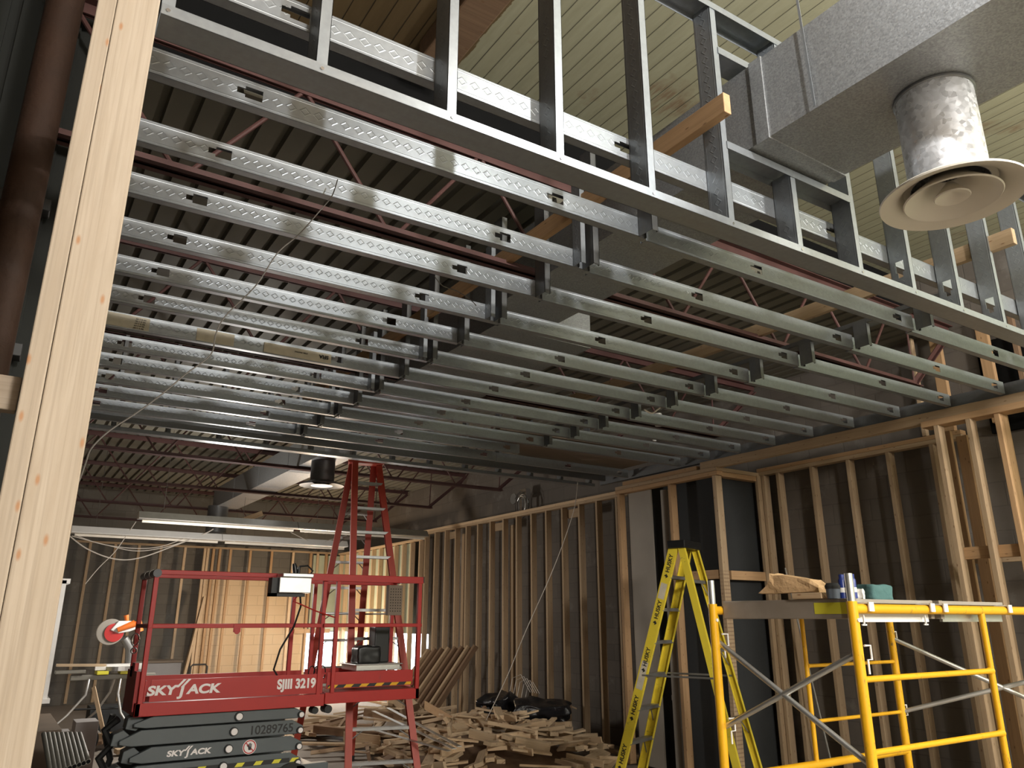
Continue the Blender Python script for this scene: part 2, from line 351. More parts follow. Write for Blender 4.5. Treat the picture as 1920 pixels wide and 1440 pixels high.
n = len(prof); vs = [(p[0], 3.42, p[1]) for p in prof]+[(p[0], 17.3, p[1]) for p in prof]+[(p[0], 3.42, zt+.02) for p in prof]+[(p[0], 17.3, zt+.02) for p in prof]
fs = []
for i in range(n-1): fs += [(i, i+1, n+i+1, n+i), (2*n+i+1, 2*n+i, 3*n+i, 3*n+i+1), (i+1, i, 2*n+i, 2*n+i+1)]
dk.add(vs, fs); struct('ceiling_metal', dk, 'deck')
struct('trim_1', MB().box((-4, 3.50, 4.082), (7, 3.60, 4.6)), 'dark')  # step between the roofs, blackened so its colour holds the shade there

tag(obj('old_girder', MB().box((1.50, -4.9, 4.47), (1.70, 3.22, 4.598)), 'brownw', bevel=.01), 'dark old timber girder under the wooden roof boards at upper left', 'beam')
# old dark part of the building seen left of the post
sd = MB()
for k in range(13): sd.box((-3.41+k*.26, 3.30, 0), (-3.41+k*.26+.22, 3.36, 4.58)); sd.box((-3.41+k*.26+.2, 3.32, 0), (-3.41+k*.26+.26, 3.38, 4.58))
struct('wall_left_dark', sd, 'siding')
c = onY(92, 180, 2.9)
p = thing('rusty_pipe', 'thick rusty brown round column in the dark left of the pale timber post', 'pipe', (c.x, c.y, 0))
cx = -.130; obj('shaft', MB().tube([(cx, 2.9, 0), (cx, 2.9, 4.55)], .062, 28), 'rust', p, smooth=True)
pts = [(cx+.066*math.cos(a*.35), 2.9+.066*math.sin(a*.35), 3.92+.02*math.sin(a*.35)) for a in range(19)]
tag(obj('wire_tie', MB().tube(pts, .0025, 6), 'cable', p), 'thin white wire loop')
tag(member('dark_girder', (-2.0, 3.24, 3.05), (-.05, 3.24, 3.05), .08, .05, 'dgrey'), 'dark horizontal angle crossing behind the rusty column, upper one', 'beam')
tag(member('dark_girder', (-2.0, 3.24, 2.45), (-.05, 3.24, 2.45), .08, .05, 'dgrey'), 'dark horizontal angle crossing behind the rusty column, lower one', 'beam')

# near timber post
tag(member('timber_post', (.0665, 1.80, 0), (.0665, 1.80, 3.075), .0885, .140, 'pine', (0, 1, 0)), 'wide pale board of the doubled timber post in the left foreground', 'timber', 'doubled timber post')
tag(member('timber_post', (.0025, 1.80, 0), (.0025, 1.80, 3.075), .0375, .142, 'pine', (0, 1, 0)), 'narrow-edged pale board on the left side of the doubled foreground post', 'timber', 'doubled timber post')
tag(member('timber_blocking', (-1.2, 1.835, 1.955), (-.018, 1.835, 1.945), .038, .072, 'pine'), 'short pale timber rail butting the left side of the foreground post', 'timber')
tag(member('timber_beam', (-1.2, 1.76, 3.12), (.095, 1.76, 3.12), .19, .085, 'wood'), 'timber plate lying across the top of the foreground post', 'timber')

# ================================================================== KNEE WALL (near header)
def hy(x): return 1.752-.0235*x
k = .8925
HZ = 2.928
cstud('steel_track', (.118, hy(.118)+.047, HZ), (5.9, hy(5.9)+.047, HZ), (0, -1, 0), 'galvp', web=.096, fl=.032, lip=False)
tag(bpy.data.objects['steel_track'], 'long shiny steel track along the bottom of the near stud header', 'steel track')
scr = []
posts_px = [595, 840, 1041.7, 1217, 1370, 1501.7, 1616.7, 1718, 1811.7, 1893]
px = [.114]+[.506+.4015*i for i in range(13)]
TOPZ = 3.985
wl = [('leftmost post of the near header, tight against the timber post')]
for i, X in enumerate(px):
    lab = f'upright steel stud standing in the near header track, {ORD[i]} one from the timber post'
    full = not (5 <= i <= 6 and i == 6)
    z1 = TOPZ-.01
    zz = [(HZ+.003, z1)]
    if i == 6: zz = [(HZ+.003, 3.30), (3.74, z1)]
    for j, (a, b_) in enumerate(zz):
        kn = [1.24-.6+.3] if i in (6, 8, 9, 10) and j == 0 else ([.95] if i < 6 else [])
        if i == 6: kn = [.3]
        if i in (8, 9, 10): kn = [.155]
        lb = lab if j == 0 else 'short steel stud hanging from the knee wall top track above the near duct'
        o = cstud('steel_stud', (X, hy(X)+.047, a), (X, hy(X)+.047, b_), (0, 1, 0), 'galv', web=.091, fl=.034, knocks=kn)
        tag(o, lb, 'steel stud', 'steel studs of the near header')
        s1 = MB().tube([(X+.018, hy(X)-.004, a+.012), (X+.018, hy(X)+.002, a+.012)], .0055, 8); obj('screw', s1, 'steel', o)
o = cstud('steel_track', (1.6, hy(1.6)+.047, TOPZ), (5.9, hy(5.9)+.047, TOPZ), (0, 1, 0), 'galvp', web=.098, fl=.032, lip=False)
tag(o, 'steel track capping the near stud wall above the square duct', 'steel track')
o = cstud('steel_track', (.114, hy(.114)+.047, TOPZ), (1.6, hy(1.6)+.047, TOPZ), (0, 1, 0), 'galvp', web=.098, fl=.032, lip=False)
tag(o, 'steel top track of the near stud wall over its left posts', 'steel track')
o = cstud('steel_track', (2.14, hy(2.14)+.047, 3.312), (2.92, hy(2.92)+.047, 3.312), (0, 1, 0), 'galvp', web=.098, fl=.034, lip=False)
tag(o, 'short steel track spanning two posts just under the square duct', 'steel track')
o = cstud('steel_track', (2.14, hy(2.14)+.047, 3.73), (2.92, hy(2.92)+.047, 3.73), (0, -1, 0), 'galvp', web=.098, fl=.034, lip=False)
tag(o, 'short steel track between two posts above the square duct', 'steel track')

# ================================================================== CEILING JOISTS
JZ = 3.147
KN = [.43-.11+1.23*i for i in range(5)]
LX, SPL, SPR, RX = .125, 2.12, 4.2, 6.04
jrows = []
yl = [1.842, 2.236, 2.638, 3.026, 3.43, 3.84, 4.24, 4.65, 5.06, 5.46, 5.87, 6.27, 6.70]
for i, y0 in enumerate(yl):
    sk = .022 if i < 2 else .0295-.0016*i
    def jy(x, y0=y0, sk=sk): return y0-sk*x
    pos = ('the near header' if i == 0 else '')
    nm = 'nearest steel ceiling joist, right behind the near header posts' if i == 0 else f'embossed steel ceiling joist, {ORD[i-1]} row behind the near header'
    j = thing('steel_joist', nm, 'steel joist', (LX, jy(LX), 3.1), 0, 'steel ceiling joists')
    m = 'galv'; last = i in (11,)
    e1 = SPL+.03 if i else 6.0
    if i == 0:
        cstud('joist_section', (LX, jy(LX), JZ+.022), (RX, jy(RX), JZ+.022), (0, 0, 1), m, j, knocks=[.35, 1.57, 2.79, 4.05, 5.2])
    else:
        cstud('joist_section', (LX, jy(LX), JZ), (SPL, jy(SPL), JZ), (0, 0, 1), m, j, knocks=[.33, 1.55])
        cstud('joist_section', (SPL+.04, jy(SPL)+.012, JZ-.002), (SPR-.0, jy(SPR)+.012, JZ-.002), (0, 0, 1), m, j, knocks=[2.89-SPL-.04, 4.06-SPL-.04])
        if not (i == 11): cstud('joist_section', (SPR+.02, jy(SPR)+.036, JZ), (RX, jy(RX)+.036, JZ), (0, 0, 1), m, j, knocks=[.95, 1.7])
    jrows.append(jy)
    if i == 7:   # printed labels on one joist
        for a, b_, mt in ((.16, .52, 'paper'), (.78, 1.0, 'paper')):
            tag(obj('paper_label', MB().box((a, jy(a)-.002, 3.108), (b_, jy(b_)-.0005, 3.185)), mt, j), 'torn printed paper label')
        lb = obj('paper_label', MB().box((1.18, jy(1.18)-.004, 3.108), (1.62, jy(1.62)-.0005, 3.172)), 'paper', j); tag(lb, 'long cream label lettered SFIA')
        text('SFIA', .034, frame((1.60, jy(1.6)-.006, 3.155), (-1, 0, 0), (0, -1, 0)), 'decalk', j, off=.001)
        text('STEEL FRAMING', .012, frame((1.46, jy(1.5)-.006, 3.150), (-1, 0, 0), (0, -1, 0)), 'decalk', j)
        for q in range(5): text('IIIII III II IIIII', .012, frame((.5-.002*q, jy(.4)-.004, 3.175-.014*q), (-1, 0, 0), (0, -1, 0)), 'decalk', j)
# hangers at the two splice lines
for i, jy in enumerate(jrows[1:]):
    X = SPL-.015
    o = cstud('steel_hanger', (X, jy(X)-.043, 3.096), (X, jy(X)-.043, 3.72), (0, 1, 0), 'galvd', web=.084, fl=.036)
    tag(o, f'vertical steel hanger at the left joist splice line, {ORD[i]} from the near header', 'steel hanger', 'hangers on the left splice line')
    if i % 2 == 1:
        o = cstud('steel_hanger', (X-.055, jy(X)-.03, 3.10), (X-.055, jy(X)-.03, 3.54), (0, 1, 0), 'galv', web=.06, fl=.03)
        tag(o, f'shorter spare steel hanger beside splice hanger {["two","four","six","eight","ten","twelve"][i//2]} of the left line', 'steel hanger')
    X = SPR
    if i < 10:
        o = cstud('steel_bracket', (X, jy(X)-.045, 3.096), (X, jy(X)-.045, 3.25), (0, 1, 0), 'galvd', web=.09, fl=.034)
        tag(o, f'short dark steel bracket at the right joist splice line, {ORD[i]} from the near header', 'steel bracket', 'brackets on the right splice line')
o = cstud('steel_strongback', (SPR+.05, 1.9, 3.24), (SPR+.05, 6.3, 3.24), (1, 0, 0), 'galvd', web=.092, fl=.03, lip=False)
tag(o, 'long dull steel channel lying crosswise on the joists at the right splice line', 'steel channel')
tag(member('timber_brace', (2.075, 1.63, 3.415), (2.10, 6.9, 3.43), .038, .089, 'orange'), 'long orange timber above the joists, its sawn end poking out left of the duct', 'timber')
tag(member('timber_brace', (4.155, 1.54, 3.415), (4.16, 6.2, 3.43), .038, .089, 'wood'), 'tan timber running above the joists, its cut end showing right of the round diffuser', 'timber')
# rim track and ledger on the right wall
o = cstud('steel_track', (6.085, -.6, 3.145), (6.085, 7.25, 3.145), (0, 0, -1), 'galvd', web=.10, fl=.05, lip=False)
tag(o, 'steel rim track on the right wall receiving the joist ends', 'steel track')
tag(member('timber_ledger', (6.085, -.8, 3.052), (6.085, 5.56, 3.052), .07, .086, 'wood'), 'long timber ledger under the joist ends along the right wall', 'timber')
# left bearing stud
o = cstud('steel_track', (.112, 1.95, 3.146), (.112, 7.4, 3.146), (0, 0, 1), 'galvd', web=.10, fl=.04, lip=False)
tag(o, 'steel rim track along the left ends of the joists, by the timber post', 'steel track')

# brown sheet lying on the far right joists
P = [onZ(856, 828, 3.215), onZ(938, 803, 3.215), (5.95, 5.80, 3.215), (6.0, 6.95, 3.215)]
tag(obj('brown_sheet', MB().prism([(q[0], q[1]) for q in P], 3.205, 3.225), 'board'), 'flat brown sheet resting on the far right ceiling joists', 'board')

# ================================================================== DUCT + DIFFUSER
DX0, DX1, DZ0, DZ1 = 2.275, 2.765, 3.325, 3.70
d = thing('rectangular_duct', 'large galvanised rectangular duct crossing the near stud wall at upper right', 'duct', (2.52, 2, DZ0))
for a, b_ in ((-.6, .62), (.622, 1.63), (1.632, 3.9)):
    obj('duct_section', MB().box((DX0, a, DZ0), (DX1, b_-.002, DZ1)), 'duct', d)
obj('joint_flange', MB().box((DX0-.006, 1.60, DZ0-.006), (DX1+.006, 1.66, DZ1+.006)), 'duct', d)
obj('joint_flange', MB().box((DX0-.002, .622, DZ0-.004), (DX1+.004, .632, DZ1+.004)), 'galvp', d)
d2 = thing('rectangular_duct', 'wide low duct trunk lying over the ceiling joists right of the splice hangers', 'duct', (2.9, 4.6, 3.40))
obj('duct_section', MB().box((2.45, 3.92, 3.33), (3.25, 5.6, 3.68)), 'duct', d2); obj('duct_section', MB().box((2.45, 5.61, 3.33), (3.25, 7.2, 3.68)), 'duct', d2)
SY = onX(1532, 215, 2.27).y
for nm, (x_, y_) in (('left strap of the near duct', (2.262, SY)),):
    tag(member('hanger_strap', (x_, y_, DZ0), (x_, y_+.03, 4.598), .010, .002, 'galvp', (1, 0, 0), bevel=0), 'thin vertical sheet strap hanging the near duct from the wooden roof', 'strap')
cc = Vector((2.575, 1.115))
df = thing('round_diffuser', 'big round ceiling diffuser with cream cones below the near duct', 'diffuser', (cc.x, cc.y, 2.98))
obj('collar', MB().lathe([(.128, DZ0), (.128, 2.955), (.124, 2.955), (.124, DZ0)], (cc.x, cc.y, 0), 48), 'collar', df, smooth=True)
obj('collar_band', MB().lathe([(.1285, DZ0-.001), (.134, DZ0-.004), (.134, DZ0-.012), (.1285, DZ0-.016)], (cc.x, cc.y, 0), 48), 'galvd', df, smooth=True)
def ring(name, prof, m='beige'): return obj(name, MB().lathe(prof, (cc.x, cc.y, 2.955), 56), m, df, smooth=True)
ring('outer_cone', [(.126, .0), (.155, -.004), (.226, -.040), (.233, -.046), (.231, -.052), (.218, -.048), (.17, -.03), (.150, -.006), (.13, .015)])
ring('middle_cone', [(.05, .045), (.07, .02), (.10, -.005), (.150, -.045), (.156, -.052), (.152, -.056), (.10, -.022), (.065, .005), (.046, .04)])
ring('inner_cone', [(.0, .012), (.012, .010), (.05, -.035), (.058, -.045), (.055, -.049), (.03, -.040), (.012, -.030), (.0, -.028)])
mb = MB()
for a in range(4):
    an = a*math.pi/2+.5; mb.box((-.124, -.002, -.012), (.124, .002, .012), Matrix.Translation((cc.x, cc.y, 3.035)) @ Matrix.Rotation(an, 4, 'Z'))
obj('spider', mb, 'dgrey', df); obj('throat', MB().lathe([(.0, .0), (.12, 0)], (cc.x, cc.y, 3.2), 32), 'dark', df)

# ================================================================== BAR JOISTS
for ti, Y in enumerate([3.2, 5.38, 7.5, 9.6, 11.85, 14.2, 16.5]):
    t = thing('bar_joist', f'dark red open-web steel roof joist, {ORD[ti]} from the near header', 'roof joist', (2.5, Y, 3.34), 0, 'red open-web roof joists')
    mb = MB(); ez = 6.15
    for s in (-1, 1): mb.box((-.12, Y+s*.008, 3.345), (ez, Y+s*.045, 3.351)); mb.box((-.12, Y+s*.008, 3.345), (ez, Y+s*.014, 3.388))
    obj('bottom_chord', mb, 'truss', t); mb = MB()
    for s in (-1, 1): mb.box((-.12, Y+s*.008, 4.009), (6.8, Y+s*.055, 4.016)); mb.box((-.12, Y+s*.008, 3.96), (6.8, Y+s*.015, 4.016))
    obj('top_chord', mb, 'truss', t)
    x = .39-4.0
    while x < 6.0:
        if x > .3:
            obj('web_bar', MB().tube([(x-.03, Y, 3.365), (x-.5, Y, 3.99)], .011, 8), 'truss', t)
        if x > -.1: obj('web_bar', MB().tube([(x+.03, Y, 3.365), (x+.5, Y, 3.99)], .011, 8), 'truss', t)
        x += 1.0
    mb = MB().box((0, -.035, -.004), (.92, .035, .004), frame((6.1, Y, 3.36), (.75, 0, .62), (0, 0, 1))); mb.box((0, -.004, 0), (.92, .004, .04), frame((6.1, Y, 3.36), (.75, 0, .62), (0, 0, 1)))
    obj('end_diagonal', mb, 'truss', t)
    obj('end_post', MB().tube([(6.1, Y, 3.36), (6.12, Y, 3.99)], .009, 8), 'truss', t)

# ================================================================== FAR KNEE WALL
FY = 7.38
o = cstud('steel_track', (.30, FY+.05, 3.10), (6.1, FY+.03, 3.10), (0, -1, 0), 'galvp', web=.096, fl=.034, lip=False)
tag(o, 'far bottom steel track above the scissor lift, closing the joist field', 'steel track')
for i in range(14):
    X = .20+.449*i
    o = cstud('steel_stud', (X, FY+.05, 3.103), (X, FY+.05, 3.99), (0, 1, 0), 'galvd', web=.09, fl=.034)
    tag(o, f'upright steel stud on the far bottom track, {ORD[i]} from the left', 'steel stud', 'steel studs of the far header')
o = cstud('steel_joist', (.13, 7.08, JZ+.01), (6.0, 7.04, JZ+.01), (0, 0, 1), 'galvd'); tag(o, 'last dull steel joist of the ceiling, just before the far header', 'steel joist')

# ================================================================== RIGHT SIDE TIMBER FRAMING
def stud(x, y, z0, z1, w, d, m, lab, grp=None, name='wood_stud', lean=0):
    o = member(name, (x, y, z0), (x+lean, y, z1), w, d, m, (1, 0, 0)); tag(o, lab, 'stud', grp); return o
def plate(p0, p1, m, lab, w=.089, h=.038, name='timber_plate'): return tag(member(name, p0, p1, w, h, m), lab, 'timber')
# recessed wall (between the two bump-outs)
XR = 6.76
ys = [5.30, 5.11, 4.70, 4.29, 3.88, 3.47]
for i, y in enumerate(ys):
    stud(XR, y, .04, 2.985, .038, .089, 'wood', f'timber stud of the recessed right wall behind the scaffold, {ORD[i]} from the inside corner', 'studs of the recessed right wall')
stud(XR-.05, 5.345, .04, 2.985, .038, .089, 'wood', 'timber corner stud where the recessed wall meets the boxed-out bay')
plate((XR, 3.2, 3.005), (XR, 5.37, 3.005), 'wood', 'lower top plate of the recessed right wall'); plate((XR, 3.2, 3.044), (XR, 5.37, 3.044), 'orange', 'upper brown top plate of the recessed right wall')
plate((XR, 2.3, .019), (XR, 5.37, .019), 'wood', 'bottom plate of the recessed right wall')
# boxed-out bay
plate((6.085, 5.33, 3.0), (6.085, 6.92, 3.0), 'wood', 'pale top plate of the boxed-out bay behind the yellow ladder', .089, .04)
plate((6.085, 5.33, 2.955), (6.085, 6.92, 2.955), 'orange', 'brown lower top plate of the boxed-out bay', .089, .045)
plate((6.13, 5.39, 2.998), (6.72, 5.39, 2.998), 'wood', 'short top plate returning from the boxed-out bay to the recessed wall', .089, .04)
plate((6.13, 5.39, 2.95), (6.72, 5.39, 2.95), 'orange', 'short brown plate under the return of the boxed-out bay', .089, .05)
plate((6.085, 5.62, 3.045), (6.085, 6.8, 3.045), 'orange', 'short timber block on top of the boxed-out bay', .06, .05)
stud(6.085, 6.87, .02, 2.93, .045, .089, 'orange', 'far corner stud of the boxed-out bay', 'studs of the boxed-out bay')
stud(6.085, 6.02, .02, 2.93, .045, .089, 'orange', 'orange middle stud of the boxed-out bay behind the yellow ladder top', 'studs of the boxed-out bay')
stud(6.085, 5.375, .02, 2.93, .05, .089, 'punched', 'near corner stud of the boxed-out bay with punched nail plates low down', 'studs of the boxed-out bay')
tag(member('timber_blocking', (6.07, 5.42, 1.94), (6.07, 5.99, 1.94), .038, .089, 'orange'), 'horizontal orange timber block beside the yellow ladder top', 'timber')
tag(member('timber_blocking', (6.15, 5.36, 1.93), (6.72, 5.36, 1.93), .038, .089, 'orange'), 'horizontal orange timber block on the return of the boxed-out bay', 'timber')
tag(obj('grey_board', MB().box((6.12, 6.40, .02), (6.14, 6.78, 2.93)), 'insul'), 'tall pale grey board strip in the boxed-out bay, left of the ladder', 'board')
o = thing('vent_pipe', 'tall pale round pipe standing inside the boxed-out bay beside the ladder', 'pipe', (6.16, 6.22, 0))
obj('shaft', MB().tube([(6.16, 6.22, 0), (6.16, 6.22, 2.9)], .045, 20), 'insul', o, smooth=True)
for z in (.7, 1.2): obj('coupling', MB().tube([(6.16, 6.22, z), (6.16, 6.22, z+.05)], .05, 20), 'insul', o, smooth=True)
struct('trim_2', MB().box((6.22, 5.46, 0), (6.24, 6.9, 3.0)), 'felt'); struct('trim_3', MB().box((6.15, 5.44, 0), (6.72, 5.46, 2.95)), 'felt')
# near bump-out (right edge of the picture)
plate((6.085, -.6, 2.995), (6.085, 3.16, 2.995), 'orange', 'wide brown timber plate under the ledger at the right edge', .14, .05)
for i, (y, m_, x_) in enumerate([(3.045, 'wood', 6.06), (2.80, 'wood', 6.06), (2.60, 'orange', 6.10), (2.36, 'wood', 6.06), (1.95, 'wood', 6.06), (1.55, 'wood', 6.06)]):
    stud(x_, y, .04, 2.97, .038, .089 if i != 2 else .14, m_, f'timber stud of the near right bump-out, {ORD[i]} from its far corner', 'studs of the near right bump-out')
for i, (x_, y) in enumerate([(6.30, 3.12), (6.56, 3.12)]):
    stud(x_, y, .04, 2.97, .089, .038, 'orange', ['orange stud just behind the far corner of the near bump-out', 'orange stud deeper behind the near bump-out corner'][i])
tag(member('timber_blocking', (6.10, 2.62, 1.98), (6.10, 3.05, 1.98), .038, .089, 'orange'), 'orange block nailed between studs at the right edge of the picture', 'timber')
tag(member('timber_blocking', (6.62, 2.4, 1.98), (6.62, 3.3, 1.98), .038, .089, 'wood'), 'tan block behind the near bump-out studs', 'timber')
# upper furring behind the joists
for i, (y, m_) in enumerate([(2.90, 'orange'), (2.66, 'brownw'), (3.30, 'orange'), (3.52, 'wood')]):
    stud(6.76, y, 3.07, 4.0, .09 if i in (0, 2) else .038, .05, m_, f'upright timber on the right wall above the joist level, {ORD[i]} of four', 'timbers above the right plates', lean=0)
struct('shade_sheet', MB().box((6.82, 2.36, 3.0), (6.86, 3.0, 3.8)), 'dark')  # black sheet added where there is only shade between the timbers
# far right stud wall
XF = 6.45
ty = [onX(780+x/6, 1001.7-.2055*x/6, XF).y for x in [130, 240, 355, 470, 590, 720, 860, 1005, 1155, 1320, 1485, 1665, 1855]]+[onX(1122, 935, XF).y, onX(1159, 928, XF).y]
for i, y in enumerate(ty):
    stud(XF, y, .04, 2.985, .038, .089, 'wood', f'timber stud of the long far right wall, {ORD[len(ty)-1-i]} beyond the boxed-out bay', 'studs of the far right wall')
    if i in (3, 7): stud(XF+.10, y-.05, .04, 2.9, .089, .038, 'wood', f'second timber stud doubled behind the far right wall, {"farther" if i == 3 else "nearer"} of two', 'studs of the far right wall')
plate((XF, 6.95, 3.005), (XF, ty[0]+.1, 3.005), 'wood', 'long lower top plate of the far right stud wall'); plate((XF, 6.95, 3.043), (XF, ty[0]+.15, 3.043), 'pale', 'long upper top plate of the far right stud wall')
plate((XF, 6.95, .019), (XF, 16.9, .019), 'wood', 'bottom plate of the far right stud wall')
XG = 6.50; y = ty[0]+.32; i = 0
while y < 16.9:
    stud(XG, y, .04, 2.90, .038, .089, 'pale', f'bright timber stud near the back corner of the right wall, {ORD[i]} past the wall step', 'bright studs by the back corner'); y += .36; i += 1
plate((XG, ty[0]+.25, 2.93), (XG, 16.95, 2.93), 'pale', 'lower short top plate toward the back right corner')
for i in range(3): tag(member('timber_blocking', (XF+.055, ty[[2, 6, 11][i]]-.33, 2.90), (XF+.055, ty[[2, 6, 11][i]]-.02, 2.90), .038, .12, 'wood'), f'short timber block under the far right top plate, {ORD[i]} from the back', 'timber')
# green sheathing near the corner
tag(obj('sheathing', MB().box((6.546, 13.3, 1.27), (6.566, 16.9, 2.9)), 'green'), 'pale green sheathing behind the bright studs of the right wall corner', 'board')
tag(obj('sheathing', MB().box((5.95, 17.145, 1.27), (6.8, 17.165, 2.9)), 'green'), 'pale green sheathing above the bright opening of the back wall', 'board')

# ================================================================== BACK WALL
bx = [(171, 'wood'), (218, 'wood'), (262, 'wood'), (303, 'wood'), (348, 'pale'), (385, 'pale'), (391, 'pale'), (401, 'orange'), (413, 'orange'), (433, 'orange'), (470, 'orange'), (510, 'orange'), (550, 'pale'), (583, 'orange'), (596, 'pale'), (612, 'orange'), (647, 'orange')]  # orange on the right-hand furring also carries the warm light on it
for i, (x_, m_) in enumerate(bx):
    X = onY(x_, 1012+(x_-171)*.07, 17.05).x
    stud(X, 17.05, .04, 2.93, .045 if m_ != 'orange' or i in (9, 10, 11) else .07, .05, m_, f'upright timber furring on the back block wall, {ORD[i]} from the left', 'furring on the back wall')
plate((1.2, 17.05, 2.95), (6.4, 17.05, 2.95), 'wood', 'top plate of the furring on the back block wall', .05, .04)
plate((5.6, 17.05, 1.27), (6.4, 17.05, 1.27), 'orange', 'timber sill rail across the bright back opening', .06, .09)
tag(member('broken_board', (3.32, 16.7, .0), (3.62, 16.8, 1.95), .05, .12, 'pale', (0, 1, 0)), 'splintered pale board leaning on the back wall left of the bright area', 'board')
# left window casing seen past the post
wm = struct('window_1', MB().box((.70, 11.15, .60), (.76, 11.55, 1.97)).box((.70, 11.15, 1.93), (.80, 11.60, 1.99)).box((.70, 11.12, .56), (.79, 11.60, .61)).box((.66, 11.25, .6), (.72, 11.5, 1.95)), 'white')
struct('wall_left_far', MB().box((.40, 10.65, 0), (.60, 17.2, 3.3)), 'board')

# ================================================================== LAMPS, BACK DUCT
for i, (a, b_, Y, lb) in enumerate([((133, 997), (650, 1026), 12.6, 'lower of the two long fluorescent strip fittings hanging in the back room'), ((258, 977), (800, 1002), 11.2, 'upper of the two long fluorescent strip fittings, ending by the right wall')]):
    p0, p1 = onY(*a, Y), onY(*b_, Y); z = (p0.z+p1.z)/2
    t = thing('strip_light', lb, 'light fitting', ((p0.x+p1.x)/2, Y, z), 0, 'fluorescent strip fittings'); n_ = 2; Lx = (p1.x-p0.x)/n_
    for q in range(n_):
        x0 = p0.x+q*Lx; x1 = x0+Lx-.01
        obj('housing', MB().prism([(-.10, 0), (-.035, .09), (.035, .09), (.10, 0), (.09, -.008), (-.09, -.008)], 0, x1-x0, frame((x0, Y, z), (0, 1, 0), (1, 0, 0)) @ Matrix.Rotation(0, 4, 'Z')), 'alum' if i else 'white', t)
        obj('tube', MB().tube([(x0+.05, Y-.03, z-.035), (x1-.05, Y-.03, z-.035)], .019, 12), 'cream', t, smooth=True)
        obj('hanging_wire', MB().tube([(x0+.3, Y, z+.08), (x0+.3, Y, 4.03)], .003, 5), 'darkcable', t)
BX = (3.02, 3.36)
d = thing('rectangular_duct', 'pale square duct high in the back room behind the scissor lift', 'duct', (3.2, 12, 3.4))
for a in range(4): obj('duct_section', MB().box((BX[0], 8.6+a*1.4, 3.385), (BX[1]+.06, 9.985+a*1.4, 3.72)), 'duct', d)
for (cx_, cy_, r_, z0_, z1_, rr, lb) in ((3.19, 9.1, .145, 3.14, 3.40, .27, 'dark round diffuser hanging from the back duct behind the far track'), (3.08, 14.0, .17, 2.95, 3.40, .30, 'small round diffuser at the far end of the back duct above the strip lights')):
    t = thing('round_diffuser', lb, 'diffuser', (cx_, cy_, z0_))
    obj('collar', MB().lathe([(r_, z1_), (r_, z0_)], (cx_, cy_, 0), 32), 'galvd', t, smooth=True)
    obj('outer_cone', MB().lathe([(r_, .0), (rr, -.05), (rr, -.06), (r_*.8, -.02)], (cx_, cy_, z0_), 36), 'galvd' if cy_ < 10 else 'alum', t, smooth=True)
    obj('inner_cone', MB().lathe([(0, .0), (r_*.9, -.06), (0, -.05)], (cx_, cy_, z0_), 30), 'alum', t, smooth=True)
tag(member('timber_brace', onY(432, 984, 14.14), onY(492, 962, 14.14), .038, .089, 'pale'), 'short pale diagonal timber beside the far diffuser', 'timber')
# service clutter on the right block wall
c = onX(988, 930, 6.70)
t = thing('junction_box', 'small metal junction box with tangled flexible conduits on the wall above the far plate', 'electrical box', tuple(c))
obj('box', MB().box((c.x-.08, c.y-.09, c.z-.05), (c.x, c.y+.09, c.z+.10)), 'steel', t)
obj('cover', MB().tube([(c.x-.07, c.y+.25, c.z-.02), (c.x-.09, c.y+.25, c.z-.02)], .085, 16), 'alumd', t)
for k_ in range(7):
    a = random.uniform(0, 6); r_ = random.uniform(.08, .2)
    obj('conduit', MB().tube([(c.x-.06-.01*k_, c.y+r_*math.cos(a+q*.5), c.z-.15+r_*1.2*math.sin(a+q*.5)) for q in range(9)], .007, 6), 'alum' if k_ % 2 else 'darkcable', t)
obj('foil_strip', MB().box((c.x-.13, c.y-.05, c.z-.33), (c.x-.10, c.y+.01, c.z-.06)), 'steel', t)
for i, (x_, y_, z_) in enumerate([(4.98, 5.05, 3.22), (5.33, 5.48, 3.20)]):
    tag(obj('plastic_pipe', MB().tube([(x_, y_, z_+.02), (x_, y_, z_+.14-.05*i)], .035-.015*i, 16), 'white', smooth=True), ['short white pipe end glimpsed between the right ceiling joists', 'smaller white pipe end between the far right ceiling joists'][i], 'pipe')

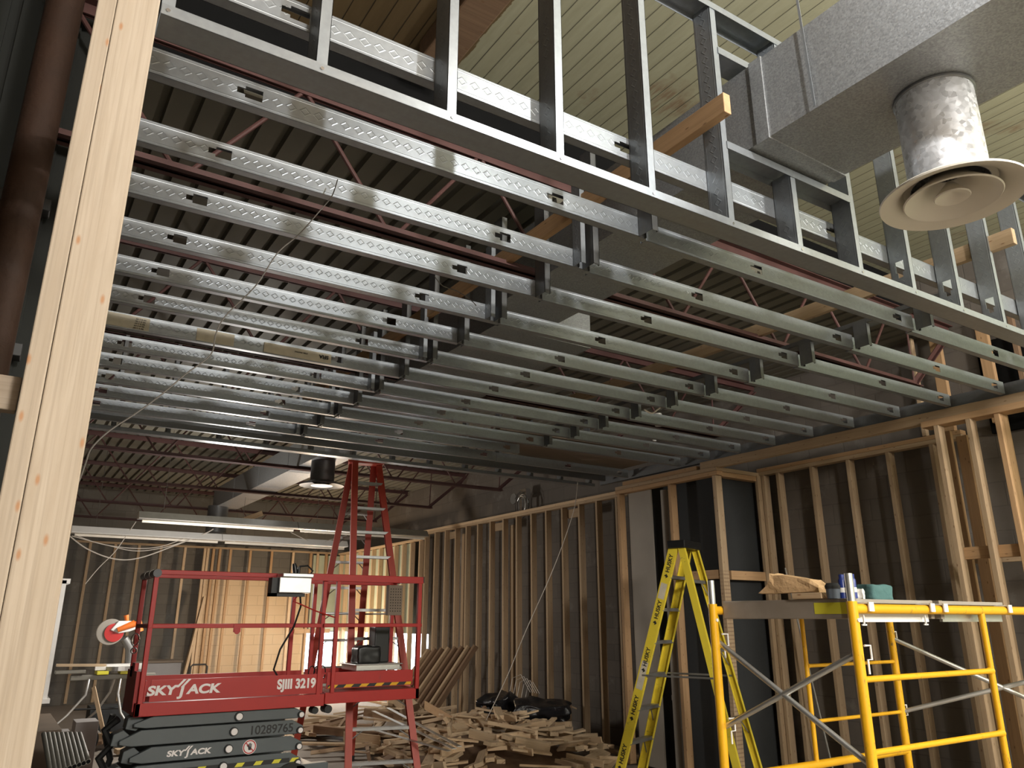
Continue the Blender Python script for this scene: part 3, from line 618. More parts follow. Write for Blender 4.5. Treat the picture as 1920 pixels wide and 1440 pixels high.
# ================================================================== LADDERS
def ladder(name, label, tops, feet, mat, H, fld, steps_f, steps_r, rw, sp, cap=True, brand=None, scale=1.0, capmat='black'):
    """tops/feet: dict Fn Ff Rn Rf ; rails are channels facing outward"""
    E_ = EYE
    T_ = {q: E_+(Vector(v)-E_)*scale for q, v in tops.items()}; B_ = {}
    for q, v in feet.items():
        b0 = E_+(Vector(v)-E_)*scale; d_ = (b0-T_[q]); B_[q] = T_[q]+d_*((T_[q].z-.0)/(T_[q].z-b0.z))
    base = (B_['Fn']+B_['Ff']+B_['Rn']+B_['Rf'])/4; root = thing(name, label, 'ladder', (base.x, base.y, 0))
    wd = (B_['Ff']-B_['Fn']).normalized()
    for q in ('Fn', 'Ff', 'Rn', 'Rf'):
        d_ = B_[q]-T_[q]; s_ = -1 if q[1] == 'n' else 1; sd_ = (d_.normalized()).cross(wd).normalized()
        F = frame(T_[q], d_, sd_)   # local z = sd_ (face width), local y = z x x = +-wd
        ydir = Vector((F[0][1], F[1][1], F[2][1])); o_ = 1 if ydir.dot(wd)*s_ > 0 else -1
        w_ = rw if q[0] == 'F' else rw*.72; l_ = d_.length; mb = MB()
        mb.box((0, 0, -w_/2), (l_, o_*.004, w_/2))
        for sg in (-1, 1): mb.box((0, 0, sg*w_/2), (l_, -o_*fld, sg*(w_/2-.004)))
        r_ = obj('side_rail', mb, mat, root, F)
        obj('foot', MB().box((l_-.09, -o_*(fld+.004), -w_/2-.004), (l_, o_*.008, w_/2+.004)), 'black', root, F)
        if brand and q == 'Fn':
            for kk in range(5):
                xx = .06+kk*.42
                Fm = F @ Matrix.Translation((xx+.2, o_*.0045, 0)); 
                # letters run up the rail
                X_ = -Vector((F[0][0], F[1][0], F[2][0])); Nn = ydir*o_; Y_ = Nn.cross(X_)
                pos = T_[q]+d_.normalized()*(xx+.2)+Nn*.0055-Y_*.018
                text(brand, .052, Matrix(((X_.x, Y_.x, Nn.x, pos.x), (X_.y, Y_.y, Nn.y, pos.y), (X_.z, Y_.z, Nn.z, pos.z), (0, 0, 0, 1))), 'decalk', root, off=.0012, ex=.0006)
                pd = pos-X_*.035+Y_*.018; obj('brand_mark', MB().prism([(-.02, 0), (0, -.02), (.02, 0), (0, .02), (-.006, 0)], 0, .0006, Matrix(((X_.x, Y_.x, Nn.x, pd.x), (X_.y, Y_.y, Nn.y, pd.y), (X_.z, Y_.z, Nn.z, pd.z), (0, 0, 0, 1)))), 'decalk', root)
            for kk, (xa, xb) in enumerate(((.36, .50), (1.06, 1.30))):
                obj('warning_label', MB().box((xa, o_*.004, -w_*.36), (xb, o_*.0048, w_*.36)), 'paper', root, F)
    lenF = (B_['Fn']-T_['Fn']).length
    for fr, zs in (('F', steps_f), ('R', steps_r)):
        for z in zs:
            P_ = []
            for sd in 'nf':
                t_ = (T_[fr+sd].z-z)/(T_[fr+sd].z-B_[fr+sd].z); P_.append(T_[fr+sd].lerp(B_[fr+sd], t_))
            dp = .078 if fr == 'F' else .03
            F = frame(P_[0], P_[1]-P_[0], (0, 0, 1)); l_ = (P_[1]-P_[0]).length
            mb = MB().box((0, -dp/2, -.002), (l_, dp/2, .002)).box((0, -dp/2, -.026), (l_, -dp/2+.003, 0)).box((0, dp/2-.003, -.026), (l_, dp/2, 0))
            obj('step' if fr == 'F' else 'rear_bar', mb, 'alumd', root, F)
            if fr == 'F' and z < T_['Fn'].z*.45 or fr == 'R':
                for sd in (0, 1):
                    other = P_[sd]; q = ('n', 'f')[sd]; t_ = (T_[fr+q].z-(z-.14))/(T_[fr+q].z-B_[fr+q].z)
                    if t_ < 1: obj('brace', MB().tube([other.lerp(P_[1-sd], .28)-Vector((0, 0, .01)), T_[fr+q].lerp(B_[fr+q], t_)], .006, 6), 'alumd', root)
    if cap:
        c_ = (T_['Fn']+T_['Ff']+T_['Rn']+T_['Rf'])/4; sdv = (T_['Rn']-T_['Fn']); ll = (T_['Ff']-T_['Fn']).length
        F = frame(T_['Fn']*.5+T_['Rn']*.5-wd*.03, wd, (0, 0, 1)); obj('cap', MB().box((0, -.085, -.04), (ll+.06, .085, .03)), capmat, root, F, .008)
    # spreaders
    for sd in 'nf':
        t1 = .52; a_ = T_['F'+sd].lerp(B_['F'+sd], t1); b_ = T_['R'+sd].lerp(B_['R'+sd], t1); mid = (a_+b_)/2-Vector((0, 0, .0))
        obj('spreader', MB().tube([a_, mid, b_], .009, 6), 'alumd', root)
    return root
def lmodel(p):
    cx, cy, a, H, sf, sr, wt, wb, dt = p; w = Vector((math.cos(a), math.sin(a), 0)); s = Vector((math.sin(a), -math.cos(a), 0)); c = Vector((cx, cy, 0)); T = {}; B = {}
    for sd, sg in (('n', -1), ('f', 1)):
        for fr, spd, sn in (('F', sf, -1), ('R', sr, 1)):
            T[fr+sd] = c+w*(sg*wt/2)+s*(sn*dt)+Vector((0, 0, H)); B[fr+sd] = c+w*(sg*wb/2)+s*(sn*spd)
    return T, B
LP_Y = (5.238, 5.071, .351, 2.157, .718, .501, .315, .492, .029)
LP_R = (3.437, 8.311, -1.0, 3.081, .618, .553, .386, .887, .046)
T, B = lmodel(LP_Y); sc = 1.0
zs = [1.881-.279*n_ for n_ in range(7)]
ladder('step_ladder', 'yellow fibreglass step ladder standing between the scrap heap and the scaffold', T, B, 'ladyel', 0, .028, [z for z in zs if z > .1], [zs[0]-.04, zs[2]-.06, zs[4]-.04], .085, 0, brand='HUSKY', scale=sc)
T = dict(Fn=Vector((3.217, 8.20, 3.26)), Ff=Vector((3.565, 8.20, 3.26)), Rn=Vector((3.224, 8.30, 3.26)), Rf=Vector((3.554, 8.30, 3.26)))
B = dict(Fn=Vector((3.126, 7.656, 0)), Ff=Vector((3.834, 7.434, 0)), Rn=Vector((2.96, 8.83, 0)), Rf=Vector((3.609, 8.63, 0)))
sc = 1.0; zs = [3.003, 2.71, 2.439, 2.168, 1.889, 1.612, 1.327, 1.041, .764, .481, .179]
ladder('step_ladder', 'tall red fibreglass step ladder standing behind the scissor lift', T, B, 'ladred', 0, .062, zs, [z-.03 for z in zs[1:9]], .085, 0, scale=sc, capmat='ladred')

wear('ladyel', (.25, .2, .06), .6); wear('red', (.16, .03, .03), .5)
tag(obj('metal_rod', MB().tube([tuple(onX(1472, 1065, 6.62)), (6.60, 4.72, .02)], .008, 8), 'alum'), 'thin silver rod leaning between the studs behind the scaffold', 'rod')
# ================================================================== SCAFFOLD
sc_ = thing('scaffold', 'yellow tubular frame scaffold in the right foreground with two end frames', 'scaffold', (3.7, 2.3, 0))
XA, XB, YN, YF, ZT = 2.985, 4.62, 1.97, 2.71, 1.545
def tb(n, pts, r, m='yellow', parent=sc_, k=14): return obj(n, MB().tube(pts, r, k), m, parent, smooth=True)
def end_frame(Y, x0, x1, xi, flip):
    a, b_ = (x0, x1)
    tb('leg', [(a, Y, .0), (a, Y, ZT+.03)], .0215); tb('leg', [(b_, Y, .0), (b_, Y, ZT+.03)], .0215)
    tb('top_rail', [(a, Y, ZT), (b_, Y, ZT)], .0205); tb('bottom_rail', [(a, Y, .80), (b_, Y, .80)] if flip else [(a, Y, .2), (b_, Y, .2)], .02)
    tb('inner_tube', [(xi, Y, .80 if flip else .2), (xi, Y, ZT)], .0125 if flip else .0155)
    p, q = (xi, b_) if flip else (a, xi)
    for z in (1.27, 1.0, .73, .45):
        if flip and z < .8: continue
        tb('rung', [(p, Y, z), (p+.03, Y, z), (q-.03, Y, z), (q, Y, z)], [.017, .0095, .0095, .017] if flip else [.02, .0125, .0125, .02], k=12)
    for x_ in (a, b_): tag(tb('coupling_pin', [(x_, Y, ZT+.03), (x_, Y, ZT+.142)], .0165, 'alum'), 'silver coupling pin'); tb('coupling_pin', [(x_, Y-.025, ZT-.045), (x_, Y+.005, ZT-.045)], .008, 'white')
end_frame(YN, XA, XB, 4.02, False); end_frame(YF, XA-.02, 4.45, 3.64, True)
for X in (XA-.01, XB-.16):
    f_ = -1 if X < 4 else 1
    for (za, zb_) in ((1.40, .62), (1.02, 1.375)):
        ya, yb = YF, YN
        if X > 4: a_ = (4.45, YF, za if za > 1.2 else 1.0); b_ = (5.1, YN-.35, .78 if za > 1.2 else 1.36)
        else: a_ = (X+.01, YF, za); b_ = (X+.02, YN, zb_)
        if X < 4 and za > 1.2: b_ = (X+.02, YN+.02, .96)
        tag(tb('cross_brace', [a_, b_], .0125, 'alum', k=10), 'silver cross brace')
for (x_, y_, z_) in ((XA+.02, YF, 1.40), (XA+.02, YF, 1.02), (XA+.035, YN, 1.365), (4.45, YF, 1.40), (4.45, YF, 1.0)):
    tb('brace_lock', [(x_, y_-.01, z_+.035), (x_+.04, y_-.01, z_+.035), (x_+.04, y_-.01, z_-.02), (x_+.012, y_-.01, z_-.02), (x_+.012, y_-.01, z_-.075)], .0045, 'white', k=8)
# walk board
wk = thing('scaffold_plank', 'weathered grey walk board with a worn yellow label lying across the top of the scaffold', 'plank', (3.4, 2.3, ZT-.05))
for nm_, bx_ in (('side_rail', ((2.955, 1.80, 1.508), (2.985, 2.86, 1.590))),): pass
PLX = 3.012
obj('side_rail', MB().box((PLX, YN+.03, 1.505), (PLX+.028, YF-.022, 1.588)), 'oldplank', wk, bevel=.004)
obj('side_rail', MB().box((PLX+.62, YN+.03, 1.505), (PLX+.648, YF-.022, 1.588)), 'oldplank', wk, bevel=.004)
obj('deck_board', MB().box((PLX+.028, YN+.03, 1.570), (PLX+.62, YF-.022, 1.586)), 'insul', wk)
tag(obj('warning_label', MB().box((PLX-.001, YN+.04, 1.525), (PLX, YN+.20, 1.572)), 'decaly', wk), 'worn yellow warning label')
for q, x_ in enumerate((PLX+.06, PLX+.53)):
    hk = [(x_-.015, YN-.03, 1.565), (x_-.012, YN-.02, 1.580), (x_-.012, YN+.035, 1.582), (x_+.03, YN+.035, 1.582), (x_+.03, YN-.02, 1.580), (x_+.03, YN-.03, 1.565)]
    tag(obj('hook', MB().box((x_-.012, YN-.026, 1.566), (x_+.022, YN+.04, 1.572)).box((x_-.012, YN-.030, 1.535), (x_+.022, YN-.024, 1.572)), 'white', wk), 'white steel hook over the top rail')
    obj('latch', MB().box((x_, YN+.01, 1.48), (x_+.006, YN+.016, 1.52)).box((x_-.012, YN+.01, 1.478), (x_+.018, YN+.016, 1.484)), 'white', wk)
wk2 = thing('scaffold_plank', 'second walk board hooked beside the first over the right of the scaffold', 'plank', (4.0, 2.3, ZT-.05))
obj('side_rail', MB().box((PLX+.70, YN+.03, 1.505), (PLX+.73, YF-.022, 1.588)), 'oldplank', wk2); obj('deck_board', MB().box((PLX+.73, YN+.03, 1.570), (PLX+1.3, YF-.022, 1.586)), 'insul', wk2)
obj('end_rail', MB().box((PLX+.03, YN+.035, 1.492), (PLX+.60, YN+.05, 1.545)), 'white', wk); obj('end_rail', MB().box((PLX+.72, YN+.035, 1.492), (PLX+1.28, YN+.05, 1.545)), 'alum', wk2)
for q, x_ in enumerate((PLX+.63, PLX+1.23)):
    tag(obj('hook', MB().box((x_-.002, YN-.026, 1.566), (x_+.032, YN+.04, 1.572)).box((x_-.002, YN-.030, 1.535), (x_+.032, YN-.024, 1.572)), 'white', wk2), 'white steel hook over the top rail')
# things on the walk board
ZP = 1.588
def bag(name, label, cat, c, s, mat, rot=0, seed=1, fold=.12, parent=None, sub=2):
    random.seed(seed); bm = bmesh.new(); bmesh.ops.create_cube(bm, size=1); bmesh.ops.subdivide_edges(bm, edges=bm.edges[:], cuts=5, use_grid_fill=True)
    for v in bm.verts:
        n_ = v.co.copy(); v.co += Vector((random.uniform(-1, 1), random.uniform(-1, 1), random.uniform(-1, 1)))*fold*.35
        v.co.x += .06*math.sin(n_.y*7+seed)*fold*4; v.co.z *= 1-.35*abs(n_.x)*fold*6*.6; v.co.z += .04*math.sin(n_.x*9+seed)
    zmin = min(v.co.z for v in bm.verts)
    for v in bm.verts: v.co = Vector((v.co.x*s[0], v.co.y*s[1], (max(v.co.z, -.45)+.45)*s[2]))
    me = bpy.data.meshes.new(name); bm.to_mesh(me); bm.free(); me.materials.append(MAT[mat]); o = bpy.data.objects.new(name, me); COL.objects.link(o)
    for p_ in me.polygons: p_.use_smooth = (mat != 'kraft')
    md = o.modifiers.new('s', 'SUBSURF'); md.levels = md.render_levels = 1
    place(o, Matrix.Translation(Vector(c)) @ Matrix.Rotation(rot, 4, 'Z'), parent)
    if label: tag(o, label, cat)
    return o
YB = 2.28
def pb(x, y, Y): return onY(x, y, Y)
random.seed(5)
# crumpled open paper bag, mouth to the left
a = onX(1452, 1115, 3.02); b_ = onX(1540, 1115, 3.05)
Mb = frame((a.x+.02, a.y, ZP+.028), (b_-a).to_2d().to_3d(), (0, 0, 1)); Lb = (b_-a).length
rings = [(.02, .060, .088, .006), (.10, .058, .080, .004), (.30, .056, .078, .004), (.6, .054, .066, .003), (.85, .052, .056, .002), (1.0, .046, .030, .0)]
vs = []; fs = []; nr = 12
for t_, w_, h_, z_ in rings:
    for q in range(nr):
        an = 2*math.pi*q/nr+.26; sx_ = max(-1, min(1, 1.35*math.cos(an))); sy_ = max(-1, min(1, 1.35*math.sin(an)))
        vs.append((t_*Lb-(.30*Lb*max(0, -sy_) if t_ < .05 else 0)+random.uniform(-.003, .003), sx_*w_+random.uniform(-.004, .004), h_/2+sy_*h_/2+z_*.5+random.uniform(-.003, .003)))
for i in range(len(rings)-1):
    for q in range(nr): fs.append((i*nr+q, i*nr+(q+1) % nr, (i+1)*nr+(q+1) % nr, (i+1)*nr+q))
fs.append(tuple((len(rings)-1)*nr+q for q in range(nr)))
mbb = MB().add(vs, fs); o = obj('paper_bag', mbb, 'kraft', None, Mb); md = o.modifiers.new('thick', 'SOLIDIFY'); md.thickness = .0015
tag(o, 'crumpled brown paper bag lying on the walk board, its mouth to the left', 'paper bag')
a = onX(1482, 1122, 2.99); b_ = onX(1538, 1122, 2.99)
tag(member('wood_block', (3.03, a.y, ZP+.014), (3.03, b_.y, ZP+.014), .06, .026, 'pale'), 'pale flat wood block under the paper bag on the walk board', 'wood block')
a = onX(1541, 1122, 2.99); b_ = onX(1552, 1122, 2.99)
tag(member('red_tool_handle', (3.03, a.y-.002, ZP+.010), (3.03, b_.y-.005, ZP+.010), .02, .02, 'redplastic'), 'small red tool handle beside the pale wood block on the walk board', 'tool')
a = onX(1562, 1110, 3.02); t = thing('slate_tub', 'small slate grey tub on the walk board left of the scaffold pin', 'tub', (a.x, a.y, ZP))
obj('body', MB().lathe([(0, 0), (.026, 0), (.029, .045), (.027, .046), (.025, .01)], (a.x, a.y, ZP), 24), 'slate', t, smooth=True)
obj('lid_cloth', MB().lathe([(.030, .040), (.032, .052), (.024, .064), (.0, .066)], (a.x, a.y, ZP), 24), 'felt', t, smooth=True)
for (px_, lb) in ((1580, 'blue spray can with pale lettering left of the silver scaffold pin'), (1599, 'blue spray can half hidden right behind the silver scaffold pin')):
    a = onX(px_, 1105, 3.06); t = thing('spray_can', lb, 'can', (a.x, a.y, ZP), 0, 'blue cans on the walk board')
    obj('body', MB().lathe([(0, 0), (.016, 0), (.016, .075), (.013, .082), (0, .084)], (a.x, a.y, ZP), 20), 'blue', t, smooth=True)
    obj('cap', MB().lathe([(.012, .082), (.012, .1), (0, .102)], (a.x, a.y, ZP), 16), 'blue', t, smooth=True)
    obj('paper_band', MB().lathe([(.0163, .025), (.0163, .045)], (a.x, a.y, ZP), 20), 'white', t, smooth=True)
a = onY(1612, 1118, 2.12); bag('crumpled_paper', 'crumpled white paper between the scaffold pin and the teal bag', 'paper', (a.x, a.y, ZP), (.05, .04, .05), 'white', .4, 3, .25)
a = onY(1641, 1120, 2.16); tl_ = bag('teal_bag', 'dark teal cloth tool bag on the walk board right of the scaffold pin', 'bag', (a.x, a.y, ZP), (.16, .09, .075), 'teal', .0, 6, .10)

# ================================================================== SCISSOR LIFT
YL, YR = 7.10, 7.74
X0, X1, X2 = 1.10, 2.70, 3.60
lf = thing('scissor_lift', 'red and grey scissor lift standing in the middle of the room', 'scissor lift', (1.95, 7.4, 0))
lb = MB()
for y in (YL, YR-.04): lb.box((X0, y, .765), (X1-.04, y+.04, .865)); 
lb.box((X0, YL, .765), (X0+.04, YR, .865)).box((X0, YL+.04, .83), (X1, YR-.04, .86)); obj('platform_frame', lb, 'red', lf, bevel=.004)
lb = MB()
for y in (YL-.015, YR-.025): lb.box((X1-.04, y, .78), (X2, y+.04, .875))
lb.box((X2-.04, YL-.015, .78), (X2, YR, .875)).box((X1, YL+.02, .84), (X2-.04, YR-.04, .872)); obj('extension_deck_frame', lb, 'red', lf, bevel=.004)
lb = MB()
for y in (YL+.012, YR-.03): lb.box((X0+.10, y, .872), (X1-.06, y+.012, 1.035))
lb.box((X0+.06, YL+.03, .872), (X0+.072, YR-.03, 1.03)); obj('toe_board', lb, 'red', lf)
for y in (YL-.005, YR-.03): obj('toe_board', MB().box((X1-.03, y, .905), (X2-.07, y+.012, 1.045)), 'red', lf)
# gate end panel on the left
obj('entry_plate', MB().box((X0-.01, YL+.06, .80), (X0+.02, YR-.1, 1.10)).box((X0-.01, YL+.2, 1.10), (X0+.02, YR-.28, 1.16)), 'red', lf)
obj('entry_recess', MB().box((X0-.014, YL+.30, 1.05), (X0-.009, YL+.38, 1.13)), 'dark', lf)
def rail(n, a, b_, w=.036, m='red', h=None): return obj(n, MB().box((-.0, -w/2, -(h or w)/2), ((Vector(b_)-Vector(a)).length, w/2, (h or w)/2), frame(a, Vector(b_)-Vector(a), (0, 0, 1) if abs(b_[2]-a[2]) < .5 else (0, 1, 0))), m, lf, bevel=.004)
ZR = 1.885
for y in (YL+.02, YR-.02):
    for x in (X0+.035, X1-.19 if y > 7.4 else X1-.10): rail('rail_post', (x, y, .86), (x, y, ZR), .038)
    rail('top_rail', (X0+.02, y, ZR), (X1+.02, y, ZR), .038); rail('mid_rail', (X0+.03, y, 1.452), (X1, y, 1.452), .034)
    e = y-.03 if y < 7.4 else y
    rail('extension_top_rail', (X1-.28, e, ZR-.005), (X2, e, ZR-.005), .045, h=.065); rail('extension_mid_rail', (X1-.10, e, 1.452), (X2, e, 1.452), .032)
    rail('rail_post', (X2-.03, e, .87), (X2-.03, e, ZR), .038); rail('rail_post', (X1+.02, e, .87), (X1+.02, e, ZR), .036)
rail('end_rail', (X2-.02, YL, ZR), (X2-.02, YR, ZR), .038); rail('end_rail', (X2-.02, YL, 1.452), (X2-.02, YR, 1.452), .032); rail('end_rail', (X0+.035, YL, 1.452), (X0+.035, YR, 1.452), .032)
obj('padded_gate_bar', MB().tube([(X0+.035, YL-.01, ZR-.01), (X0+.035, YR+.02, ZR-.01)], .034, 16), 'black', lf, smooth=True)
for y in (7.28, 7.52): obj('strap_ring', MB().tube([(X0+.035, y, ZR-.01), (X0+.035, y+.012, ZR-.01)], .037, 16), 'cable', lf)
obj('end_plug', MB().box((X2, YL-.02, ZR-.03), (X2+.015, YL+.03, ZR+.03)), 'black', lf)
obj('rail_hinge', MB().box((1.80, YL-.005, 1.40), (1.86, YL+.005, 1.46)).tube([(1.83, YL-.012, 1.405), (1.83, YL+.0, 1.405)], .022, 12), 'red', lf)
# shackle on the left back post
obj('shackle', MB().tube([(X0+.0+.03*math.cos(a*.5), YR-.2, 1.34+.05*math.sin(a*.5)) for a in range(13)], .006, 8), 'steel', lf)
obj('shackle_eye', MB().tube([(X0+.0+.022*math.cos(a*.52), YR-.2, 1.25+.022*math.sin(a*.52)) for a in range(13)], .006, 8), 'steel', lf)
# scissor stack
ax = [(1.07, .70, 2.50, .755, 'a'), (1.10, .545, 2.52, .690, 'b'), (1.03, .385, 2.47, .530, 'c'), (1.08, .225, 2.50, .370, 'd')]
zA = [(.672, .764), (.545, .660), (.415, .530), (.285, .400)]
for i, (z0, z1) in enumerate(zA):
    xa = 1.17 if i % 2 == 0 else 1.08; xb = 2.50
    for j, y in enumerate((YL+.05, YR-.11)):
        h = z1-z0; poly = [(xa+.10, z1), (xb-.10, z1), (xb, z1-h*.45), (xb, z1-h*.75), (xb-.05, z0), (xa+.04, z0), (xa-.05, z0+h*.15), (xa-.05, z0+h*.4)]
        arm = obj('scissor_arm', MB().prism(poly, -y-.05, -y, Matrix(((1, 0, 0, 0), (0, 0, -1, 0), (0, 1, 0, 0), (0, 0, 0, 1)))), 'grey', lf, bevel=.006)
        if j == 0:
            yy = y-.002
            for xx, r_ in ((1.93-.03*i, .027), (xb-.03, .021)):
                zc = (z0+z1)/2 if xx < 2.2 else z0+.03
                obj('pivot_collar', MB().tube([(xx, yy-.001, zc), (xx, yy-.02, zc)], r_+.008, 20), 'dgrey', arm, smooth=True)
                tag(obj('pivot_cap', MB().tube([(xx, yy-.015, zc), (xx, yy-.028, zc)], r_, 20), 'decal', arm, smooth=True), 'pale round pivot cap')
    obj('inner_link', MB().prism([(xa-.10, (z0+z1)/2-.05), (xa-.02, (z0+z1)/2-.07), (xa+.05, (z0+z1)/2), (xa-.02, (z0+z1)/2+.06), (xa-.09, (z0+z1)/2+.03)], -(YL+.28), -(YL+.12), Matrix(((1, 0, 0, 0), (0, 0, -1, 0), (0, 1, 0, 0), (0, 0, 0, 1)))), 'grey', lf, bevel=.006)
obj('cable_loom', MB().tube([(1.02, YL+.2, .74), (.94, YL+.25, .66), (1.0, YL+.22, .55), (.93, YL+.28, .45), (.99, YL+.25, .35), (.95, YL+.3, .2)], .03, 8), 'black', lf, smooth=True)
obj('cable_loom', MB().tube([(1.0, YL+.36, .76), (.97, YL+.4, .6), (1.03, YL+.4, .42), (.97, YL+.4, .2)], .025, 8), 'black', lf, smooth=True)
obj('chassis', MB().box((1.02, YL+.02, .09), (2.68, YR-.02, .27)).box((2.45, YL+.01, .09), (2.74, YL+.1, .30)), 'grey', lf, bevel=.008)
for x in (1.22, 2.42):
    for y in (YL+.01, YR-.09): obj('wheel', MB().tube([(x, y, .16), (x, y+.08, .16)], .16, 28), 'black', lf, smooth=True)
obj('under_bracket', MB().tube([(2.72, YL+.04, .73), (2.72, YL+.16, .73)], .035, 14).tube([(2.62, YL+.1, .72), (2.62, YL+.2, .72)], .03, 14), 'dgrey', lf)
# writing
def onfront(x, z, y): return Matrix(((1, 0, 0, x), (0, 0, -1, y), (0, 1, 0, z), (0, 0, 0, 1)))
def logo(x, z, y, h, m, parent):
    k_ = h/.07; sxx = 1.28
    text('SKY', .085*k_, onfront(x, z, y), m, parent, off=.0035*k_, shear=.12, sx=sxx, name='logo')
    text('J', .085*k_, onfront(x+.215*k_, z-.010*k_, y), m, parent, off=.0035*k_, shear=.12, sx=sxx, name='logo')
    text('ACK', .085*k_, onfront(x+.270*k_, z, y), m, parent, off=.0035*k_, shear=.12, sx=sxx, name='logo')
    F_ = onfront(x, z, y)
    for q in (0, .032): obj('logo_slash', MB().prism([(a_*k_+q*k_, c_*k_) for a_, c_ in ((.190, .045), (.208, .045), (.256, .098), (.236, .098))], 0, .0015, F_), m, parent)
logo(1.175, .922, YL+.010, .080, 'decal', lf)
text('SJIII 3219', .108, onfront(2.225, .925, YL+.010), 'decal', lf, off=.0045, sx=.86)
arms = [o for o in bpy.data.objects if o.name.startswith('scissor_arm')]
A_ = {o.name: o for o in arms}
logo(1.39, .452, YL+.048, .048, 'decal', A_['scissor_arm.004'])
text('10289765', .098, onfront(2.03, .567, YL+.048), 'decalk', A_['scissor_arm.002'], off=.0012, sx=.98)
for q in range(9):
    x = 1.16+.155*q
    if abs(x+.035-1.84) < .05: continue
    obj('hazard_mark', MB().prism([(x, .325), (x+.062, .325), (x+.084, .355), (x+.022, .355)], 0, .0012, onfront(0, 0, YL+.049)), 'decaly', A_['scissor_arm.006'])
obj('hazard_band', MB().box((1.14, YL+.0485, .322), (2.40, YL+.0495, .358)), 'decalk', A_['scissor_arm.006'])
F_ = onfront(2.045, .472, YL+.047)
sg = thing_ = obj('warning_sign', MB().prism([(.058*math.cos(a*math.pi/16), .058*math.sin(a*math.pi/16)) for a in range(32)], 0, .001, F_), 'decal', A_['scissor_arm.004'])
rg = MB()
for a in range(32):
    t0, t1 = a*math.pi/16, (a+1)*math.pi/16
    rg.add([(.045*math.cos(t0), .045*math.sin(t0), .0022), (.053*math.cos(t0), .053*math.sin(t0), .0022), (.053*math.cos(t1), .053*math.sin(t1), .0022), (.045*math.cos(t1), .045*math.sin(t1), .0022)], [(0, 1, 2, 3)], F_)
rg.add([(-.036, .030, .0022), (-.030, .036, .0022), (.036, -.030, .0022), (.030, -.036, .0022)], [(0, 1, 2, 3)], F_); obj('red_ring', rg, 'redplastic', sg)
hd = MB().prism([(-.008, -.024), (.012, -.024), (.016, .0), (-.014, .002)], .001, .0028, F_)
for q, (x, h) in enumerate(((-.012, .022), (-.005, .030), (.003, .031), (.011, .024))): hd.box((x, 0, .001), (x+.0055, h, .0028), F_)
hd.prism([(-.014, .0), (-.026, .012), (-.022, .016), (-.010, .006)], .001, .0028, F_); obj('hand_mark', hd, 'decalk', sg)
tp = obj('hazard_tape', MB().box((X1-.02, YL-.0065, .910), (X2-.08, YL-.0055, .938)), 'decalk', lf)
for q in range(6):
    x = X1-.02+.152*q; obj('tape_stripe', MB().prism([(x, .911), (min(x+.07, X2-.085), .911), (min(x+.10, X2-.085), .937), (x+.025, .937)], 0, .001, onfront(0, 0, YL-.007)), 'yellow', tp)
# control box
cb = thing('control_box', 'grey metal control box with joystick hanging on the top rail of the lift', 'control box', (2.25, 7.0, 1.72))
obj('case', MB().box((2.11, 6.92, 1.73), (2.40, 7.06, 1.865)).box((2.13, 6.90, 1.865), (2.41, 7.08, 1.90)), 'alum', cb, bevel=.006)
obj('side_plate', MB().box((2.055, 6.96, 1.70), (2.108, 7.07, 1.86)).box((2.055, 6.96, 1.70), (2.36, 7.07, 1.728)), 'dgrey', cb)
obj('joystick', MB().tube([(2.27, 7.0, 1.90), (2.262, 7.0, 1.95), (2.25, 7.0, 1.99)], [.022, .024, .016], 12).tube([(2.30, 7.0, 1.90), (2.30, 7.0, 1.96)], .012, 10), 'black', cb, smooth=True)
obj('guard', MB().tube([(2.30, 7.0, 1.965), (2.38, 7.0, 1.975), (2.43, 7.0, 1.93), (2.41, 7.0, 1.90)], .008, 8), 'dgrey', cb)
obj('cord', MB().tube([(2.33, 7.0, 1.71), (2.35, 7.02, 1.62), (2.33, 7.1, 1.45), (2.24, 7.16, 1.25), (2.21, 7.2, 1.08), (2.28, 7.2, .98)], .009, 8), 'black', cb, smooth=True)
obj('cord', MB().tube([(2.31, 7.0, 1.71), (2.27, 7.0, 1.66), (2.33, 7.0, 1.64), (2.5, 7.05, 1.58), (2.72, 7.10, 1.52)], .006, 8), 'red', cb, smooth=True)
mh = obj('manual_holder', MB().box((3.255, YL+.03, 1.545), (3.405, YL+.09, 1.83)), 'board', None, bevel=.004); tag(mh, 'dark brown perforated manual holder hanging on the right lift rail', 'holder')
mbh = MB()
for q in range(9):
    for r_ in range(5): mbh.box((3.275+.026*r_, YL+.028, 1.58+.026*q), (3.283+.026*r_, YL+.0305, 1.588+.026*q))
obj('perforation', mbh, 'dark', mh)
tr = tag(obj('metal_tray', MB().box((3.00, YL+.12, 1.04), (3.45, YL+.5, 1.095)).box((2.98, YL+.1, 1.09), (3.47, YL+.52, 1.10)), 'alum', bevel=.004), 'shiny metal tray lying in the lift extension', 'tray')
tbx = thing('tool_bag', 'black tool bag sitting on the metal tray in the lift', 'bag', (3.17, 7.35, 1.10))
bag('body', None, None, (3.15, 7.36, 1.10), (.24, .18, .17), 'black', 0, 9, .08, tbx); obj('handle', MB().tube([(3.06+.03*q, 7.33, 1.235+.03*math.sin(q*.6)) for q in range(6)], .008, 8), 'black', tbx)
tag(obj('black_case', MB().box((3.255, YL+.30, 1.10), (3.41, YL+.46, 1.44)), 'black', bevel=.01), 'upright black case standing behind the tool bag in the lift', 'case')
hs = thing('cable_hook', 'small coiled black leads hanging inside the lift beside the extension post', 'cable', (2.6, 7.2, 1.0))
for q in range(3): obj('loop', MB().tube([(2.56+.05*q+.03*math.cos(a*.5), YL+.1, 1.04+.06*math.sin(a*.5)) for a in range(13)], .005, 6), 'black', hs)

